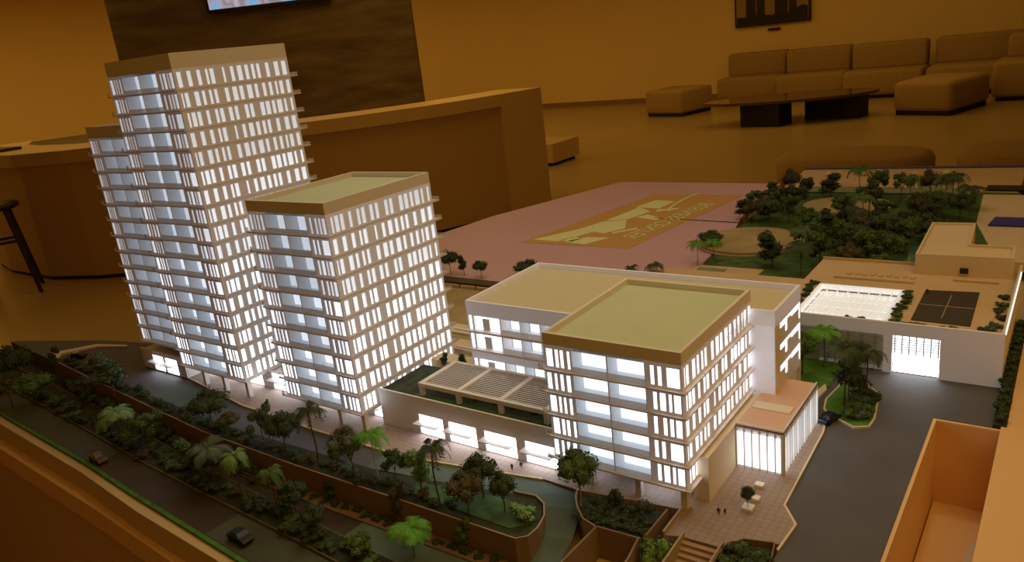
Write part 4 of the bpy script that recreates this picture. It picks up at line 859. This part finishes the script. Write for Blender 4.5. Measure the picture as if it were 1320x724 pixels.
for ri, rr in enumerate(R8):
    for i, (x, y) in enumerate(sorted(rr)):
        kind, mm, ds = random.choice([('round', 'leaf_dark', 'dark round tree'), ('loose', 'leaf_dark', 'dark loose tree'), ('round', 'leaf_brownish', 'brownish round tree'), ('palm', 'leaf_mid', 'mid-green palm'), ('tall', 'leaf_dark', 'dark upright tree'), ('palm', 'leaf_dark', 'dark palm'), ('loose', 'leaf_mid', 'mid-green loose tree')])
        plant(kind, mm, x + random.uniform(-.01, .01), y + random.uniform(-.01, .01), 0, random.uniform(.075, .125), random.uniform(.07, .105), '%s, %s in the %s row of the model park' % (ds, on[i], rn[ri]), 'park trees', seed=i % 3)
plant('palm', 'leaf_bright_green', -.905, 2.10, 0, .075, .065, 'bright green palm at the front left corner of the park'); plant('palm', 'leaf_bright_green', -.87, 2.14, 0, .07, .06, 'second bright green palm beside the front left park corner')
plant('round', 'leaf_dark', -.93, 2.27, 0, .06, .09, 'dark spreading tree on the left rim of the large sand oval')
plant('palm', 'leaf_dark', -.73, 2.20, 0, .085, .055, 'dark palm at the near right rim of the large sand oval')

# ================================================================ CARS, FIGURES
def car(x, y, z, rot, paint, label, s=.052):
    t = thing('car', (x, y, z), label, 'car')
    prof = [(-.5, .10), (-.5, .20), (-.46, .24), (-.30, .26), (-.18, .37), (.12, .38), (.26, .27), (.44, .23), (.5, .17), (.5, .10)]
    def tr(px, py, pz): c, s_ = math.cos(rot), math.sin(rot); return ((px * c - py * s_) * s + x, (px * s_ + py * c) * s + y, pz * s + z)
    mb = MB(); n = len(prof)
    for sgn in (-1, 1):
        for px, pz in prof: mb.v.append(tr(px, sgn * (.20 if pz < .3 else .165), pz))
    mb.f = [[i for i in range(n)], [n + i for i in range(n)][::-1]] + [[i, n + i, n + (i + 1) % n, (i + 1) % n] for i in range(n)]; mb.build('body', carpaint[paint], t)
    mb = MB()
    for sgn in (-1, 1):
        o = len(mb.v); mb.v += [tr(px, sgn * (.200 - .13 * (pz - .26)), pz) for px, pz in ((-.27, .27), (-.17, .355), (.11, .362), (.22, .275))]; mb.f.append([o, o + 1, o + 2, o + 3])
    o = len(mb.v); mb.v += [tr(.145, -.14, .372), tr(.145, .14, .372), tr(.255, .17, .285), tr(.255, -.17, .285)]; mb.f.append([o, o + 1, o + 2, o + 3])
    o = len(mb.v); mb.v += [tr(-.20, -.14, .365), tr(-.20, .14, .365), tr(-.30, .17, .275), tr(-.30, -.17, .275)]; mb.f.append([o, o + 1, o + 2, o + 3]); mb.build('windows', carglass, t)
    for px in (-.30, .30):
        for sgn in (-1, 1): MB().bar(tr(px, sgn * .15, .09), tr(px, sgn * .215, .09), .09 * s, 10).build('wheel', tyre, t)
car(-1.085, .583, ZR + .0005, -.05, 'black', 'black saloon car on the front road near the bottom edge')
car(-1.625, .612, ZR + .0005, -.06, 'brown', 'brownish car on the front road further left')
car(-1.90, .79, ZR + .003, -.08, 'brown', 'brownish car half hidden among the verge trees', .045)
car(-2.22, .862, -.003, .5, 'black', 'dark car parked in the left road loop', .05)
car(-.318, 1.283, -.002, 1.2, 'blue', 'navy car beside the traffic island', .045)
def figurine(x, y, z, rot, label, h=.013):
    me = bpy.data.meshes.new('figurine'); b = h
    V_ = [(0, 0, .52), (0, 0, .70), (0, 0, .82), (0, 0, .93), (-.08, 0, .50), (-.09, .05, .27), (-.09, .02, .02), (.08, 0, .50), (.09, -.06, .27), (.10, -.08, .02), (-.14, 0, .79), (-.18, .04, .60), (-.16, .10, .45), (.14, 0, .79), (.18, -.02, .60), (.17, .04, .45)]
    E_ = [(0, 1), (1, 2), (2, 3), (0, 4), (4, 5), (5, 6), (0, 7), (7, 8), (8, 9), (2, 10), (10, 11), (11, 12), (2, 13), (13, 14), (14, 15)]
    me.from_pydata([tuple(c * b for c in v) for v in V_], E_, []); me.materials.append(figm)
    o = bpy.data.objects.new('figurine', me); C.objects.link(o); o.location = (x, y, z); o.rotation_euler.z = rot
    sk = o.modifiers.new('skin', 'SKIN'); sk.use_smooth_shade = True
    rad = [.09, .10, .07, .085, .075, .055, .04, .075, .055, .04, .05, .04, .03, .05, .04, .03]
    for sv, r in zip(me.skin_vertices[0].data, rad): sv.radius = (r * b, r * b)
    me.skin_vertices[0].data[0].use_root = True
    o.modifiers.new('sub', 'SUBSURF').levels = 1; tag(o, label, 'figurine')
figurine(-.387, .936, 0, .4, 'tiny dark walking figurine on the plaza near the block corner')
figurine(-.379, .941, 0, 1.2, 'tiny walking figurine just right of the dark one on the plaza', .011)
figurine(-.744, .905, 0, .2, 'tiny figurine on the paving below the awning windows, left of a pair')
figurine(-.733, .917, 0, .9, 'tiny figurine on the paving below the awning windows, right of a pair')
figurine(-1.41, .896, 0, .9, 'tiny figurine on the paving before the tallest tower')
figurine(-.235, 1.735, .0945, 0, 'tiny dark figurine standing on the roof court')
